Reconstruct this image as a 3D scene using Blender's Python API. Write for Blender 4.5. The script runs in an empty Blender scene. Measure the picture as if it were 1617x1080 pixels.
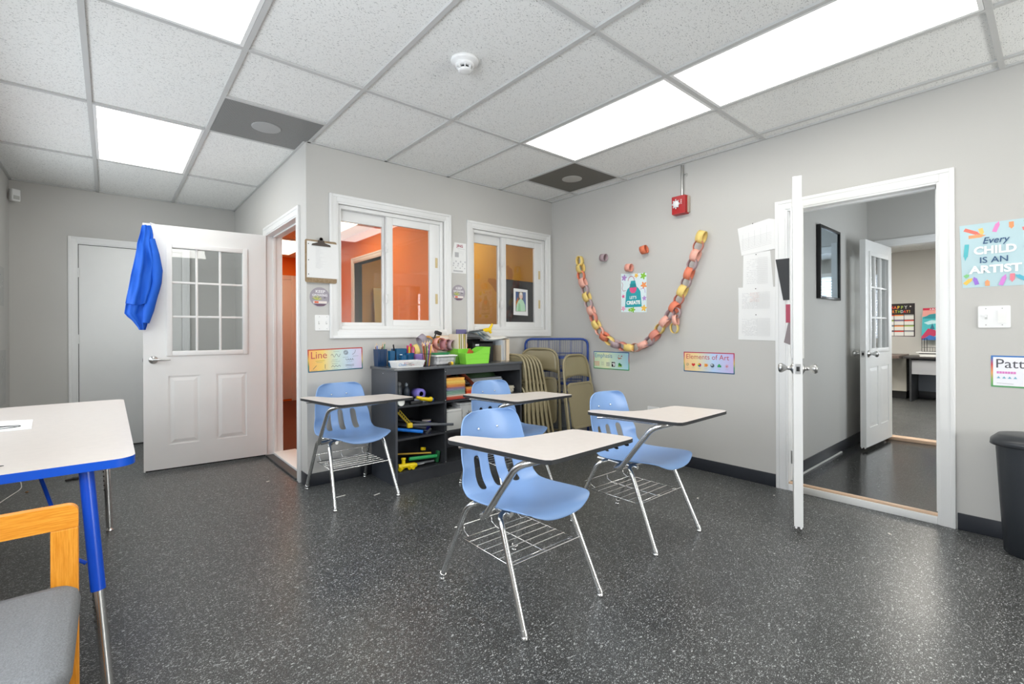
import bpy, bmesh, math, random
from mathutils import Vector, Matrix, noise
random.seed(7)
C = bpy.context.scene.collection
R = math.radians
PI = math.pi

# ------------------------------------------------------------------ camera
cam = bpy.data.objects.new('camera', bpy.data.cameras.new('camera'))
C.objects.link(cam)
cam.data.sensor_width = 36.0
cam.data.lens = 742.0 / 1617 * 36
cam.data.shift_y = -16.0 / 1617
cam.data.clip_start = 0.02
cam.data.clip_end = 100
cam.matrix_world = (Matrix.Translation((0, 0, 1.145)) @ Matrix.Rotation(-R(40.55), 4, 'Z')
                    @ Matrix.Rotation(PI / 2, 4, 'X') @ Matrix.Rotation(-0.005, 4, 'Z'))
bpy.context.scene.camera = cam

# ------------------------------------------------------------------ world, exposure, daylight through the windows
w = bpy.data.worlds.new('world')
bpy.context.scene.world = w
w.use_nodes = True
bgn = w.node_tree.nodes['Background']
bgn.inputs[0].default_value = (0.86, 0.93, 1.0, 1)
bgn.inputs[1].default_value = 1.0
vs = bpy.context.scene.view_settings
vs.view_transform = 'Standard'
vs.look = 'None'
vs.gamma = 1
vs.use_curve_mapping = False
vs.exposure = -0.30
LAMP = 7.6          # emission strength of the ceiling light diffusers
DAY = 52.0          # watts of daylight per room window


def area(name, loc, rot, sx, sy, power, col):
    l = bpy.data.lights.new(name, 'AREA')
    l.shape = 'RECTANGLE'
    l.size = sx
    l.size_y = sy
    l.energy = power
    l.color = col
    o = bpy.data.objects.new(name, l)
    C.objects.link(o)
    o.location = loc
    o.rotation_euler = rot
    return o


# daylight entering through the windows of the left wall, the rear wall and the far office; the hall and vestibule windows are added
area('daylight_left_window', (-0.80, 0.75, 1.55), (0, -PI / 2, 0), 1.2, 1.5, DAY * 1.8, (0.88, 0.92, 1))
area('daylight_left_far_window', (-0.80, 3.25, 1.55), (0, -PI / 2, 0), 1.2, 1.5, DAY * .5, (0.86, 0.92, 1))
area('added_light_left_hall', (-0.80, 4.85, 1.55), (0, -PI / 2, 0), 1.2, 1.2, DAY * .45, (0.9, 0.95, 1))  # added light, brightens the far left hall from out of view
area('daylight_rear_window', (2.72, -2.72, 1.2), (PI / 2, 0, 0), 1.55, .75, DAY * 2.3, (1.0, 0.98, 0.95))
area('added_light_vestibule', (4.85, -0.42, 1.4), (PI / 2, 0, 0), 1.1, 1.0, 32, (0.9, 0.95, 1))  # added light, lifts the dark vestibule from out of view
area('daylight_office_window', (9.93, -0.35, 1.55), (0, PI / 2, 0), 1.1, 1.1, 170, (0.9, 0.95, 1))

# ------------------------------------------------------------------ materials
_mats = {}


def lin(c):
    c = c / 255.0
    return c / 12.92 if c <= 0.04045 else ((c + 0.055) / 1.055) ** 2.4


def rgb(h):
    if isinstance(h, str):
        h = h.lstrip('#')
        return tuple(lin(int(h[i:i + 2], 16)) for i in (0, 2, 4)) + (1,)
    return tuple(h) + (1,)


def mat(name, col, rough=0.5, metal=0.0, var=0.06, vscale=8.0, bump=0.0, bscale=60.0, spec=0.5,
        trans=0.0, coat=0.0, emis=None, estr=0.0):
    """procedural principled material: colour broken up by noise, optional noise bump"""
    if name in _mats:
        return _mats[name]
    m = bpy.data.materials.new(name)
    m.use_nodes = True
    nt = m.node_tree
    b = nt.nodes['Principled BSDF']
    c = rgb(col)
    b.inputs['Roughness'].default_value = rough
    b.inputs['Metallic'].default_value = metal
    b.inputs['Specular IOR Level'].default_value = spec
    b.inputs['Transmission Weight'].default_value = trans
    b.inputs['Coat Weight'].default_value = coat
    tc = nt.nodes.new('ShaderNodeTexCoord')
    n = nt.nodes.new('ShaderNodeTexNoise')
    n.inputs['Scale'].default_value = vscale
    n.inputs['Detail'].default_value = 3
    nt.links.new(tc.outputs['Object'], n.inputs['Vector'])
    mx = nt.nodes.new('ShaderNodeMix')
    mx.data_type = 'RGBA'
    mx.inputs[6].default_value = tuple(x * (1 - var) for x in c[:3]) + (1,)
    mx.inputs[7].default_value = tuple(min(1, x * (1 + var)) for x in c[:3]) + (1,)
    nt.links.new(n.outputs['Fac'], mx.inputs[0])
    nt.links.new(mx.outputs[2], b.inputs['Base Color'])
    if bump:
        n2 = nt.nodes.new('ShaderNodeTexNoise')
        n2.inputs['Scale'].default_value = bscale
        n2.inputs['Detail'].default_value = 2
        nt.links.new(tc.outputs['Object'], n2.inputs['Vector'])
        bp = nt.nodes.new('ShaderNodeBump')
        bp.inputs['Strength'].default_value = bump
        bp.inputs['Distance'].default_value = 0.002
        nt.links.new(n2.outputs['Fac'], bp.inputs['Height'])
        nt.links.new(bp.outputs[0], b.inputs['Normal'])
    if emis:
        b.inputs['Emission Color'].default_value = rgb(emis)
        b.inputs['Emission Strength'].default_value = estr
    _mats[name] = m
    return m


def K(h, rough=0.7):
    """flat paper / plastic colour by hex"""
    return mat('colour_' + h.strip('#'), h, rough=rough, var=0.02)


def glass_mat(name='window_pane_glass', refl=0.065, tint=(0.96, 0.97, 0.97), haze=0.0):
    if name in _mats:
        return _mats[name]
    m = bpy.data.materials.new(name)
    m.use_nodes = True
    nt = m.node_tree
    nt.nodes.clear()
    out = nt.nodes.new('ShaderNodeOutputMaterial')
    t = nt.nodes.new('ShaderNodeBsdfTransparent')
    t.inputs[0].default_value = tint + (1,)
    g = nt.nodes.new('ShaderNodeBsdfGlossy')
    g.inputs['Roughness'].default_value = 0.02
    lw = nt.nodes.new('ShaderNodeLayerWeight')
    lw.inputs['Blend'].default_value = 0.5
    pw = nt.nodes.new('ShaderNodeMath')
    pw.operation = 'POWER'
    pw.inputs[1].default_value = 5.0
    nt.links.new(lw.outputs['Facing'], pw.inputs[0])
    ad = nt.nodes.new('ShaderNodeMath')
    ad.operation = 'MULTIPLY_ADD'
    ad.inputs[1].default_value = 1 - refl
    ad.inputs[2].default_value = refl
    ad.use_clamp = True
    mx = nt.nodes.new('ShaderNodeMixShader')
    nt.links.new(pw.outputs[0], ad.inputs[0])
    nt.links.new(ad.outputs[0], mx.inputs[0])
    nt.links.new(t.outputs[0], mx.inputs[1])
    nt.links.new(g.outputs[0], mx.inputs[2])
    last = mx
    if haze:
        df = nt.nodes.new('ShaderNodeBsdfDiffuse')
        df.inputs[0].default_value = (.85, .86, .87, 1)
        tl = nt.nodes.new('ShaderNodeBsdfTranslucent')
        tl.inputs[0].default_value = (.85, .86, .87, 1)
        a2 = nt.nodes.new('ShaderNodeMixShader')
        nt.links.new(df.outputs[0], a2.inputs[1])
        nt.links.new(tl.outputs[0], a2.inputs[2])
        m3 = nt.nodes.new('ShaderNodeMixShader')
        m3.inputs[0].default_value = haze
        nt.links.new(mx.outputs[0], m3.inputs[1])
        nt.links.new(a2.outputs[0], m3.inputs[2])
        last = m3
    nt.links.new(last.outputs[0], out.inputs[0])
    _mats[name] = m
    return m


def floor_mat(name, base=0.040, chip=0.54, rough=0.29, dens=0.80):
    """black vinyl composition tile with pale elongated chips, seams every foot"""
    m = bpy.data.materials.new(name)
    m.use_nodes = True
    nt = m.node_tree
    N = nt.nodes
    L = nt.links
    b = N['Principled BSDF']
    geo = N.new('ShaderNodeNewGeometry')

    def math_(op, a, bb=None, c=None):
        n = N.new('ShaderNodeMath')
        n.operation = op
        for i, v in enumerate((a, bb, c)):
            if v is None:
                continue
            if isinstance(v, (int, float)):
                n.inputs[i].default_value = v
            else:
                L.new(v, n.inputs[i])
        return n.outputs[0]

    total = None
    for k, (ang, sx, sy, th, amp) in enumerate([(0.3, 118, 210, dens, 1.0), (1.4, 170, 290, dens - 0.06, 0.7),
                                                (0.9, 260, 400, dens - 0.2, 0.45), (2.2, 70, 120, dens + 0.13, 0.9)]):
        mp = N.new('ShaderNodeMapping')
        mp.inputs['Rotation'].default_value = (0, 0, ang)
        mp.inputs['Scale'].default_value = (sx, sy, 1)
        mp.inputs['Location'].default_value = (k * 3.7, k * 1.9, 0)
        L.new(geo.outputs['Position'], mp.inputs[0])
        wn = N.new('ShaderNodeTexNoise')
        wn.inputs['Scale'].default_value = 0.7
        wn.inputs['Detail'].default_value = 1
        L.new(mp.outputs[0], wn.inputs['Vector'])
        va = N.new('ShaderNodeVectorMath')
        va.operation = 'MULTIPLY_ADD'
        va.inputs[1].default_value = (1.2, 1.2, 0)
        L.new(wn.outputs['Color'], va.inputs[0])
        L.new(mp.outputs[0], va.inputs[2])
        v = N.new('ShaderNodeTexVoronoi')
        v.voronoi_dimensions = '2D'
        v.inputs['Scale'].default_value = 1.0
        L.new(va.outputs[0], v.inputs['Vector'])
        sep = N.new('ShaderNodeSeparateColor')
        L.new(v.outputs['Color'], sep.inputs[0])
        on = math_('GREATER_THAN', sep.outputs[0], th)
        rad = math_('MULTIPLY_ADD', sep.outputs[1], 0.28, 0.14)
        ins = math_('LESS_THAN', v.outputs['Distance'], rad)
        x = math_('MULTIPLY', math_('MULTIPLY', on, ins), math_('MULTIPLY_ADD', sep.outputs[2], 0.6 * amp, 0.35 * amp))
        total = x if total is None else math_('MAXIMUM', total, x)
    # seams
    sp = N.new('ShaderNodeSeparateXYZ')
    L.new(geo.outputs['Position'], sp.inputs[0])
    seam = None
    for o_ in (sp.outputs[0], sp.outputs[1]):
        fr = math_('FRACT', math_('MULTIPLY_ADD', o_, 1 / 0.305, 0.37))
        s = math_('LESS_THAN', math_('ABSOLUTE', math_('SUBTRACT', fr, 0.5)), 0.0035)
        seam = s if seam is None else math_('MAXIMUM', seam, s)
    big = N.new('ShaderNodeTexNoise')
    big.inputs['Scale'].default_value = 2.3
    big.inputs['Detail'].default_value = 5
    L.new(geo.outputs['Position'], big.inputs['Vector'])
    basec = math_('MULTIPLY_ADD', big.outputs['Fac'], base * 0.9, base * 0.55)
    val = math_('ADD', basec, math_('MULTIPLY', total, chip))
    val = math_('ADD', val, math_('MULTIPLY', seam, 0.05))
    cc = N.new('ShaderNodeCombineColor')
    L.new(math_('MULTIPLY', val, 0.97), cc.inputs[0])
    L.new(val, cc.inputs[1])
    L.new(math_('MULTIPLY', val, 0.985), cc.inputs[2])
    L.new(cc.outputs[0], b.inputs['Base Color'])
    ro = math_('MULTIPLY_ADD', big.outputs['Fac'], 0.18, rough - 0.06)
    L.new(ro, b.inputs['Roughness'])
    b.inputs['Specular IOR Level'].default_value = 0.5
    fine = N.new('ShaderNodeTexNoise')
    fine.inputs['Scale'].default_value = 35
    L.new(geo.outputs['Position'], fine.inputs['Vector'])
    bp = N.new('ShaderNodeBump')
    bp.inputs['Strength'].default_value = 0.12
    bp.inputs['Distance'].default_value = 0.002
    L.new(fine.outputs['Fac'], bp.inputs['Height'])
    L.new(bp.outputs[0], b.inputs['Normal'])
    return m


def ceiling_mat():
    """mineral fibre tile with little fissures"""
    m = bpy.data.materials.new('ceiling_tile')
    m.use_nodes = True
    nt = m.node_tree
    N = nt.nodes
    L = nt.links
    b = N['Principled BSDF']
    b.inputs['Roughness'].default_value = 0.95
    b.inputs['Specular IOR Level'].default_value = 0.1
    geo = N.new('ShaderNodeNewGeometry')
    prev = None
    for k, (ang, sx, sy, th) in enumerate([(0.5, 95, 210, 0.655), (2.0, 130, 230, 0.67)]):
        mp = N.new('ShaderNodeMapping')
        mp.inputs['Rotation'].default_value = (0, 0, ang)
        mp.inputs['Scale'].default_value = (sx, sy, 1)
        L.new(geo.outputs['Position'], mp.inputs[0])
        n = N.new('ShaderNodeTexNoise')
        n.inputs['Scale'].default_value = 1
        n.inputs['Detail'].default_value = 1
        L.new(mp.outputs[0], n.inputs['Vector'])
        r = N.new('ShaderNodeMapRange')
        r.inputs['From Min'].default_value = th
        r.inputs['From Max'].default_value = th + 0.05
        L.new(n.outputs['Fac'], r.inputs['Value'])
        if prev is None:
            prev = r.outputs[0]
        else:
            x = N.new('ShaderNodeMath')
            x.operation = 'MAXIMUM'
            L.new(prev, x.inputs[0])
            L.new(r.outputs[0], x.inputs[1])
            prev = x.outputs[0]
    mx = N.new('ShaderNodeMix')
    mx.data_type = 'RGBA'
    mx.inputs[6].default_value = (0.84, 0.84, 0.82, 1)
    mx.inputs[7].default_value = (0.42, 0.42, 0.41, 1)
    L.new(prev, mx.inputs[0])
    L.new(mx.outputs[2], b.inputs['Base Color'])
    return m


def wood_mat(name, c1, c2, scale=14.0, axis=(1, 9, 9), rough=0.35):
    if name in _mats:
        return _mats[name]
    m = bpy.data.materials.new(name)
    m.use_nodes = True
    nt = m.node_tree
    b = nt.nodes['Principled BSDF']
    b.inputs['Roughness'].default_value = rough
    tc = nt.nodes.new('ShaderNodeTexCoord')
    mp = nt.nodes.new('ShaderNodeMapping')
    mp.inputs['Scale'].default_value = axis
    n = nt.nodes.new('ShaderNodeTexNoise')
    n.inputs['Scale'].default_value = scale
    n.inputs['Detail'].default_value = 6
    n.inputs['Roughness'].default_value = 0.65
    cr = nt.nodes.new('ShaderNodeValToRGB')
    cr.color_ramp.elements[0].position = 0.35
    cr.color_ramp.elements[0].color = rgb(c2)
    cr.color_ramp.elements[1].position = 0.62
    cr.color_ramp.elements[1].color = rgb(c1)
    nt.links.new(tc.outputs['Object'], mp.inputs[0])
    nt.links.new(mp.outputs[0], n.inputs['Vector'])
    nt.links.new(n.outputs['Fac'], cr.inputs[0])
    nt.links.new(cr.outputs[0], b.inputs['Base Color'])
    _mats[name] = m
    return m


def gradient_mat(name, stops, axis=0, rough=0.5):
    """printed rainbow colour running across a sheet: Generated coordinate -> ramp"""
    m = bpy.data.materials.new(name)
    m.use_nodes = True
    nt = m.node_tree
    b = nt.nodes['Principled BSDF']
    b.inputs['Roughness'].default_value = rough
    tc = nt.nodes.new('ShaderNodeTexCoord')
    sp = nt.nodes.new('ShaderNodeSeparateXYZ')
    cr = nt.nodes.new('ShaderNodeValToRGB')
    while len(cr.color_ramp.elements) > 1:
        cr.color_ramp.elements.remove(cr.color_ramp.elements[-1])
    for i, (p, h) in enumerate(stops):
        e = cr.color_ramp.elements[0] if i == 0 else cr.color_ramp.elements.new(p)
        e.position = p
        e.color = rgb(h)
    nt.links.new(tc.outputs['Generated'], sp.inputs[0])
    nt.links.new(sp.outputs[axis], cr.inputs[0])
    nt.links.new(cr.outputs[0], b.inputs['Base Color'])
    return m


M_wall = mat('grey_wall_paint', (0.56, 0.55, 0.525), rough=0.75, var=0.015, vscale=1.5, bump=0.08, bscale=220, spec=0.3)
M_trim = mat('white_trim_paint', (0.80, 0.80, 0.79), rough=0.35, var=0.02)
M_door = mat('white_door_paint', (0.80, 0.80, 0.785), rough=0.4, var=0.02)
M_floor = floor_mat('speckled_black_tile')
M_ceil = ceiling_mat()
M_tbar = mat('white_grid_bar', (0.54, 0.54, 0.53), rough=0.5, var=0.02)
M_base = mat('black_rubber_base', (0.018, 0.021, 0.028), rough=0.35, bump=0.1)
M_orange = mat('orange_wall_paint', (0.86, 0.215, 0.014), rough=0.6, var=0.03)
M_gold = mat('gold_wall_paint', (0.60, 0.36, 0.05), rough=0.6, var=0.04)
M_brown = mat('brown_carpet', (0.12, 0.035, 0.018), rough=0.9, var=0.25, vscale=60)
M_chrome = mat('chrome_tube', (0.86, 0.86, 0.85), rough=0.22, metal=1.0, var=0.02)
M_steel = mat('brushed_steel', (0.55, 0.55, 0.54), rough=0.28, metal=1.0, var=0.05)
M_blue_shell = mat('light_blue_plastic', '#84a6d6', rough=0.33, var=0.03, bump=0.10, bscale=400)
M_lam = mat('pale_nebula_laminate', '#d8d0ca', rough=0.32, var=0.05, vscale=30)
M_blackedge = mat('black_edge_band', '#2b2d2f', rough=0.45)
M_blueedge = mat('blue_edge_band', '#0854cc', rough=0.35, var=0.04)
M_bluepowder = mat('blue_powder_coat', '#084cc8', rough=0.3, var=0.04)
M_blackmel = mat('black_melamine', (0.046, 0.048, 0.053), rough=0.26, var=0.15, vscale=20, bump=0.05)
M_beige = mat('beige_painted_steel', '#9a8f70', rough=0.32, var=0.05)
M_oak = wood_mat('oak_across', '#f2a43a', '#dc861c', 12, (1.5, 9, 30))
M_oakv = wood_mat('oak_upright', '#f2a43a', '#de8a1e', 12, (30, 9, 1.5))
M_felt = mat('grey_wool_fabric', '#737577', rough=0.95, var=0.45, vscale=240, bump=0.8, bscale=300)
M_glass = glass_mat()
M_lens = mat('lit_diffuser', (0.9, 0.9, 0.88), rough=0.6, emis='#fffdf6', estr=LAMP)
M_warmlens = mat('lit_warm_diffuser', (0.9, 0.88, 0.8), rough=0.6, emis='#fff2cf', estr=5.5)
M_golddim = mat('lit_gold_room_diffuser', (0.9, 0.88, 0.8), rough=0.6, emis='#ffe9c0', estr=16)
M_officelens = mat('lit_office_diffuser', (0.9, 0.9, 0.88), rough=0.6, emis="#fffaf0", estr=26)
M_white = mat('white_plastic', (0.80, 0.80, 0.79), rough=0.35, var=0.01)
M_paper = mat('white_paper', (0.82, 0.82, 0.81), rough=0.8, var=0.02)
M_red = mat('red_alarm_plastic', '#b01018', rough=0.3)
M_trash = mat('dark_grey_plastic', (0.022, 0.026, 0.032), rough=0.38, bump=0.3, bscale=500)
M_wooden = mat('bare_wood_sill', '#d8b79a', rough=0.5, var=0.08, vscale=30)
M_cloth = mat('royal_blue_cloth', '#0759c6', rough=0.75, var=0.10, vscale=14)
M_green = mat('lime_green_plastic', '#8bdc46', rough=0.4, var=0.04)
M_rack = mat('blue_wire_coating', '#123c8c', rough=0.35)


# ------------------------------------------------------------------ mesh builder
class MB:
    def __init__(s, m=None):
        s.v = []
        s.f = []
        s.mi = []
        s.sm = []
        s.mats = []
        s.M = Matrix.Identity(4)
        s.cur = 0
        if m:
            s.use(m)

    def use(s, m):
        if m not in s.mats:
            s.mats.append(m)
        s.cur = s.mats.index(m)
        return s

    def add(s, vs_, fs, smooth=False):
        o = len(s.v)
        s.v += [tuple(s.M @ Vector(p)) for p in vs_]
        for f in fs:
            s.f.append([o + i for i in f])
            s.mi.append(s.cur)
            s.sm.append(smooth)

    def box(s, lo, hi, bev=0.0):
        x0, y0, z0 = lo
        x1, y1, z1 = hi
        if x0 > x1: x0, x1 = x1, x0
        if y0 > y1: y0, y1 = y1, y0
        if z0 > z1: z0, z1 = z1, z0
        if bev <= 0:
            s.add([(x0, y0, z0), (x1, y0, z0), (x1, y1, z0), (x0, y1, z0), (x0, y0, z1), (x1, y0, z1), (x1, y1, z1), (x0, y1, z1)],
                  [(0, 3, 2, 1), (4, 5, 6, 7), (0, 1, 5, 4), (1, 2, 6, 5), (2, 3, 7, 6), (3, 0, 4, 7)])
            return
        bm = bmesh.new()
        bmesh.ops.create_cube(bm, size=1)
        for v in bm.verts:
            v.co = Vector((x0 + (v.co.x + .5) * (x1 - x0), y0 + (v.co.y + .5) * (y1 - y0), z0 + (v.co.z + .5) * (z1 - z0)))
        b_ = min(bev, (x1 - x0) * .45, (y1 - y0) * .45, (z1 - z0) * .45)
        bmesh.ops.bevel(bm, geom=bm.edges[:], offset=b_, segments=2, profile=0.6, affect='EDGES')
        bm.verts.index_update()
        s.add([tuple(v.co) for v in bm.verts], [[v.index for v in f.verts] for f in bm.faces], True)
        bm.free()

    def obox(s, c, half, rot, bev=0.0):
        """oriented box: centre, half sizes, euler"""
        old = s.M
        from mathutils import Euler
        s.M = old @ Matrix.Translation(c) @ Euler(rot).to_matrix().to_4x4()
        s.box([-h for h in half], half, bev)
        s.M = old

    def tube(s, pts, r, n=10, closed=False, caps=True, smooth_path=0):
        pts = [Vector(p) for p in pts]
        if smooth_path:
            pts = fillet(pts, smooth_path, closed)
        rs = r if isinstance(r, (list, tuple)) else [r] * len(pts)
        if len(rs) != len(pts):
            rs = [rs[0] + (rs[-1] - rs[0]) * i / (len(pts) - 1) for i in range(len(pts))]
        m = len(pts)
        vs_ = []
        up = None
        for i, p in enumerate(pts):
            if closed:
                t = (pts[(i + 1) % m] - pts[i - 1]).normalized()
            else:
                a = pts[max(i - 1, 0)]
                b = pts[min(i + 1, m - 1)]
                t = (b - a).normalized()
            if up is None:
                up = Vector((0, 0, 1)) if abs(t.z) < 0.9 else Vector((1, 0, 0))
            x = up - t * up.dot(t)
            if x.length < 1e-5:
                x = t.orthogonal()
            x.normalize()
            y = t.cross(x)
            up = x
            for k in range(n):
                a = 2 * PI * k / n
                vs_.append(p + (x * math.cos(a) + y * math.sin(a)) * rs[i])
        fs = []
        for i in range(m if closed else m - 1):
            j = (i + 1) % m
            for k in range(n):
                l = (k + 1) % n
                fs.append((i * n + k, i * n + l, j * n + l, j * n + k))
        s.add(vs_, fs, True)
        if caps and not closed:
            s.add(vs_[:n], [tuple(reversed(range(n)))])
            s.add(vs_[-n:], [tuple(range(n))])

    def lathe(s, prof, n=20, c=(0, 0, 0), axis='Z'):
        old = s.M
        s.M = old @ Matrix.Translation(c)
        if axis == 'X':
            s.M = s.M @ Matrix.Rotation(PI / 2, 4, 'Y')
        elif axis == 'Y':
            s.M = s.M @ Matrix.Rotation(-PI / 2, 4, 'X')
        elif axis == '-Y':
            s.M = s.M @ Matrix.Rotation(PI / 2, 4, 'X')
        elif axis == '-X':
            s.M = s.M @ Matrix.Rotation(-PI / 2, 4, 'Y')
        vs_ = []
        for (r, z) in prof:
            for k in range(n):
                a = 2 * PI * k / n
                vs_.append((r * math.cos(a), r * math.sin(a), z))
        fs = []
        for i in range(len(prof) - 1):
            for k in range(n):
                l = (k + 1) % n
                fs.append((i * n + k, i * n + l, (i + 1) * n + l, (i + 1) * n + k))
        s.add(vs_, fs, True)
        if prof[0][0] > 1e-4:
            s.add(vs_[:n], [tuple(reversed(range(n)))])
        if prof[-1][0] > 1e-4:
            s.add(vs_[-n:], [tuple(range(n))])
        s.M = old

    def cyl(s, a, b, r, n=14):
        s.tube([a, b], r, n)

    def sphere(s, c, r, n=12, sc=(1, 1, 1)):
        old = s.M
        s.M = old @ Matrix.Translation(c) @ Matrix.Diagonal((sc[0], sc[1], sc[2], 1))
        s.lathe([(r * math.sin(PI * i / n) + 1e-5, -r * math.cos(PI * i / n)) for i in range(n + 1)], n + 4)
        s.M = old

    def prism(s, poly, z0, z1, side=None, smooth=False):
        """polygon in local xy extruded z0..z1 ; side = material of the rim"""
        n = len(poly)
        top = [(p[0], p[1], z1) for p in poly]
        bot = [(p[0], p[1], z0) for p in poly]
        s.add(top + bot, [tuple(range(n)), tuple(reversed(range(n, 2 * n)))])
        cur = s.cur
        if side:
            s.use(side)
        s.add(top + bot, [(i, n + i, n + (i + 1) % n, (i + 1) % n) for i in range(n)], smooth)
        s.cur = cur

    def loft(s, rings, caps=True, smooth=True):
        n = len(rings[0])
        vs_ = [p for r in rings for p in r]
        fs = []
        for i in range(len(rings) - 1):
            for k in range(n):
                l = (k + 1) % n
                fs.append((i * n + k, i * n + l, (i + 1) * n + l, (i + 1) * n + k))
        s.add(vs_, fs, smooth)
        if caps:
            s.add(list(rings[0]), [tuple(reversed(range(n)))])
            s.add(list(rings[-1]), [tuple(range(n))])

    def text(s, string, size, M, align='LEFT', ext=0.0, bold=0.0, sx=1.0, shear=0.0):
        cu = bpy.data.curves.new('t', 'FONT')
        cu.body = string
        cu.size = size
        cu.align_x = align
        cu.offset = bold
        cu.extrude = ext
        cu.shear = shear
        cu.resolution_u = 3
        ob = bpy.data.objects.new('t', cu)
        C.objects.link(ob)
        dg = bpy.context.evaluated_depsgraph_get()
        me = bpy.data.meshes.new_from_object(ob.evaluated_get(dg))
        old = s.M
        s.M = old @ M @ Matrix.Diagonal((sx, 1, 1, 1))
        s.add([tuple(v.co) for v in me.vertices], [list(p.vertices) for p in me.polygons])
        s.M = old
        bpy.data.objects.remove(ob)
        bpy.data.curves.remove(cu)
        bpy.data.meshes.remove(me)

    def build(s, name, parent=None, bevel=0.0, sub=0, solid=0.0, weld=False):
        me = bpy.data.meshes.new(name)
        me.from_pydata(s.v, [], s.f)
        for m in s.mats:
            me.materials.append(m)
        me.polygons.foreach_set('material_index', s.mi)
        me.polygons.foreach_set('use_smooth', s.sm)
        if weld:
            bm = bmesh.new()
            bm.from_mesh(me)
            bmesh.ops.remove_doubles(bm, verts=bm.verts, dist=1e-5)
            bm.to_mesh(me)
            bm.free()
        me.update()
        o = bpy.data.objects.new(name, me)
        C.objects.link(o)
        if parent:
            o.parent = parent
        if solid:
            md = o.modifiers.new('solid', 'SOLIDIFY')
            md.thickness = solid
            md.offset = 0
        if bevel:
            md = o.modifiers.new('bevel', 'BEVEL')
            md.width = bevel
            md.segments = 2
            md.limit_method = 'ANGLE'
        if sub:
            md = o.modifiers.new('sub', 'SUBSURF')
            md.levels = sub
            md.render_levels = sub
        return o


def fillet(pts, r, closed=False, n=5):
    out = []
    m = len(pts)
    for i, p in enumerate(pts):
        if not closed and i in (0, m - 1):
            out.append(p)
            continue
        a = pts[i - 1] - p
        b = pts[(i + 1) % m] - p
        d = min(r, a.length * .48, b.length * .48)
        p0 = p + a.normalized() * d
        p1 = p + b.normalized() * d
        for k in range(n + 1):
            t = k / n
            out.append(p0 * (1 - t) ** 2 + p * 2 * t * (1 - t) + p1 * t * t)
    return out


def rrect(x0, y0, x1, y1, r, n=5):
    """rounded rectangle polygon; r may be one radius or four (bl, br, tr, tl)"""
    rr = r if isinstance(r, (list, tuple)) else [r] * 4
    out = []
    for (cx, cy, a0, q) in ((x0 + rr[0], y0 + rr[0], PI, rr[0]), (x1 - rr[1], y0 + rr[1], 1.5 * PI, rr[1]),
                            (x1 - rr[2], y1 - rr[2], 0, rr[2]), (x0 + rr[3], y1 - rr[3], PI / 2, rr[3])):
        for k in range(n + 1):
            a = a0 + PI / 2 * k / n
            out.append((cx + q * math.cos(a), cy + q * math.sin(a)))
    return out


def thing(name, label, cat, loc=(0, 0, 0), rz=0, group=None):
    o = bpy.data.objects.new(name, None)
    C.objects.link(o)
    o.empty_display_size = 0.05
    o.location = loc
    o.rotation_euler = (0, 0, rz)
    o['label'] = label
    o['category'] = cat
    if group:
        o['group'] = group
    return o


def tag(o, label, cat, group=None, kind=None):
    if label:
        o['label'] = label
    if cat:
        o['category'] = cat
    if group:
        o['group'] = group
    if kind:
        o['kind'] = kind
    return o


def struct(name, mb, parent=None, **k):
    o = mb.build(name, parent, **k)
    if not parent:
        o['kind'] = 'structure'
    return o


def dup(root, loc, rz, label, group=None, rot=None):
    r = root.copy()
    C.objects.link(r)
    r.location = loc
    r.rotation_euler = rot if rot else (0, 0, rz)
    r['label'] = label
    if group:
        r['group'] = group

    def rec(a, b):
        for ch in list(a.children):
            c = ch.copy()
            C.objects.link(c)
            c.parent = b
            rec(ch, c)
    rec(root, r)
    return r


# ================================================================== STRUCTURE
XL, XR, YW, YF, XD, YB, ZC = -0.70, 3.70, 3.64, 6.25, 1.11, -2.60, 2.56
T = 0.12
OY0, OY1, OZ = 0.475, 1.275, 2.0       # right doorway opening
DY0, DY1, DZ = 3.865, 4.785, 2.045     # left doorway opening

fl = MB(M_floor)
fl.box((XL - T, YB - T, -0.1), (XR + .028, YF + T, 0))
struct('floor', fl)

ce = MB(M_ceil)
ce.box((XL, YB, ZC + 0.012), (XR, YW + 0.05, ZC + 0.1))
ce.box((XL, YW + 0.05, ZC + 0.012), (XD + 0.05, YF + 0.05, ZC + 0.1))
struct('ceiling', ce)

# walls as boxes around openings
wl = MB(M_wall)          # left wall, two windows out of frame plus one opening added for light
for a, b, z0, z1 in ((YB, 0.0, 0, 2.7), (1.5, 2.5, 0, 2.7), (4.0, 4.25, 0, 2.7), (5.45, YF + T, 0, 2.7), (4.25, 5.45, 0, 0.95), (4.25, 5.45, 2.15, 2.7), (0.0, 1.5, 0, 0.95), (0.0, 1.5, 2.15, 2.7),
                     (2.5, 4.0, 0, 0.95), (2.5, 4.0, 2.15, 2.7)):
    wl.box((XL - T, a, z0), (XL, b, z1))
struct('wall_left', wl)

wb = MB(M_wall)
wb.box((XL - T, YB - T, 0), (1.95, YB, 2.7))
wb.box((3.5, YB - T, 0), (XR + T, YB, 2.7))
wb.box((1.95, YB - T, 0), (3.5, YB, 0.82))
wb.box((1.95, YB - T, 1.58), (3.5, YB, 2.7))
struct('wall_rear', wb)

wr = MB(M_wall)
wr.box((XR, YB, 0), (XR + T, OY0 - .015, 2.7))
wr.box((XR, OY1 + .015, 0), (XR + T, YW + 3.0, 2.7))
wr.box((XR, OY0 - .015, OZ + .015), (XR + T, OY1 + .015, 2.7))
struct('wall_right', wr)

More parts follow.
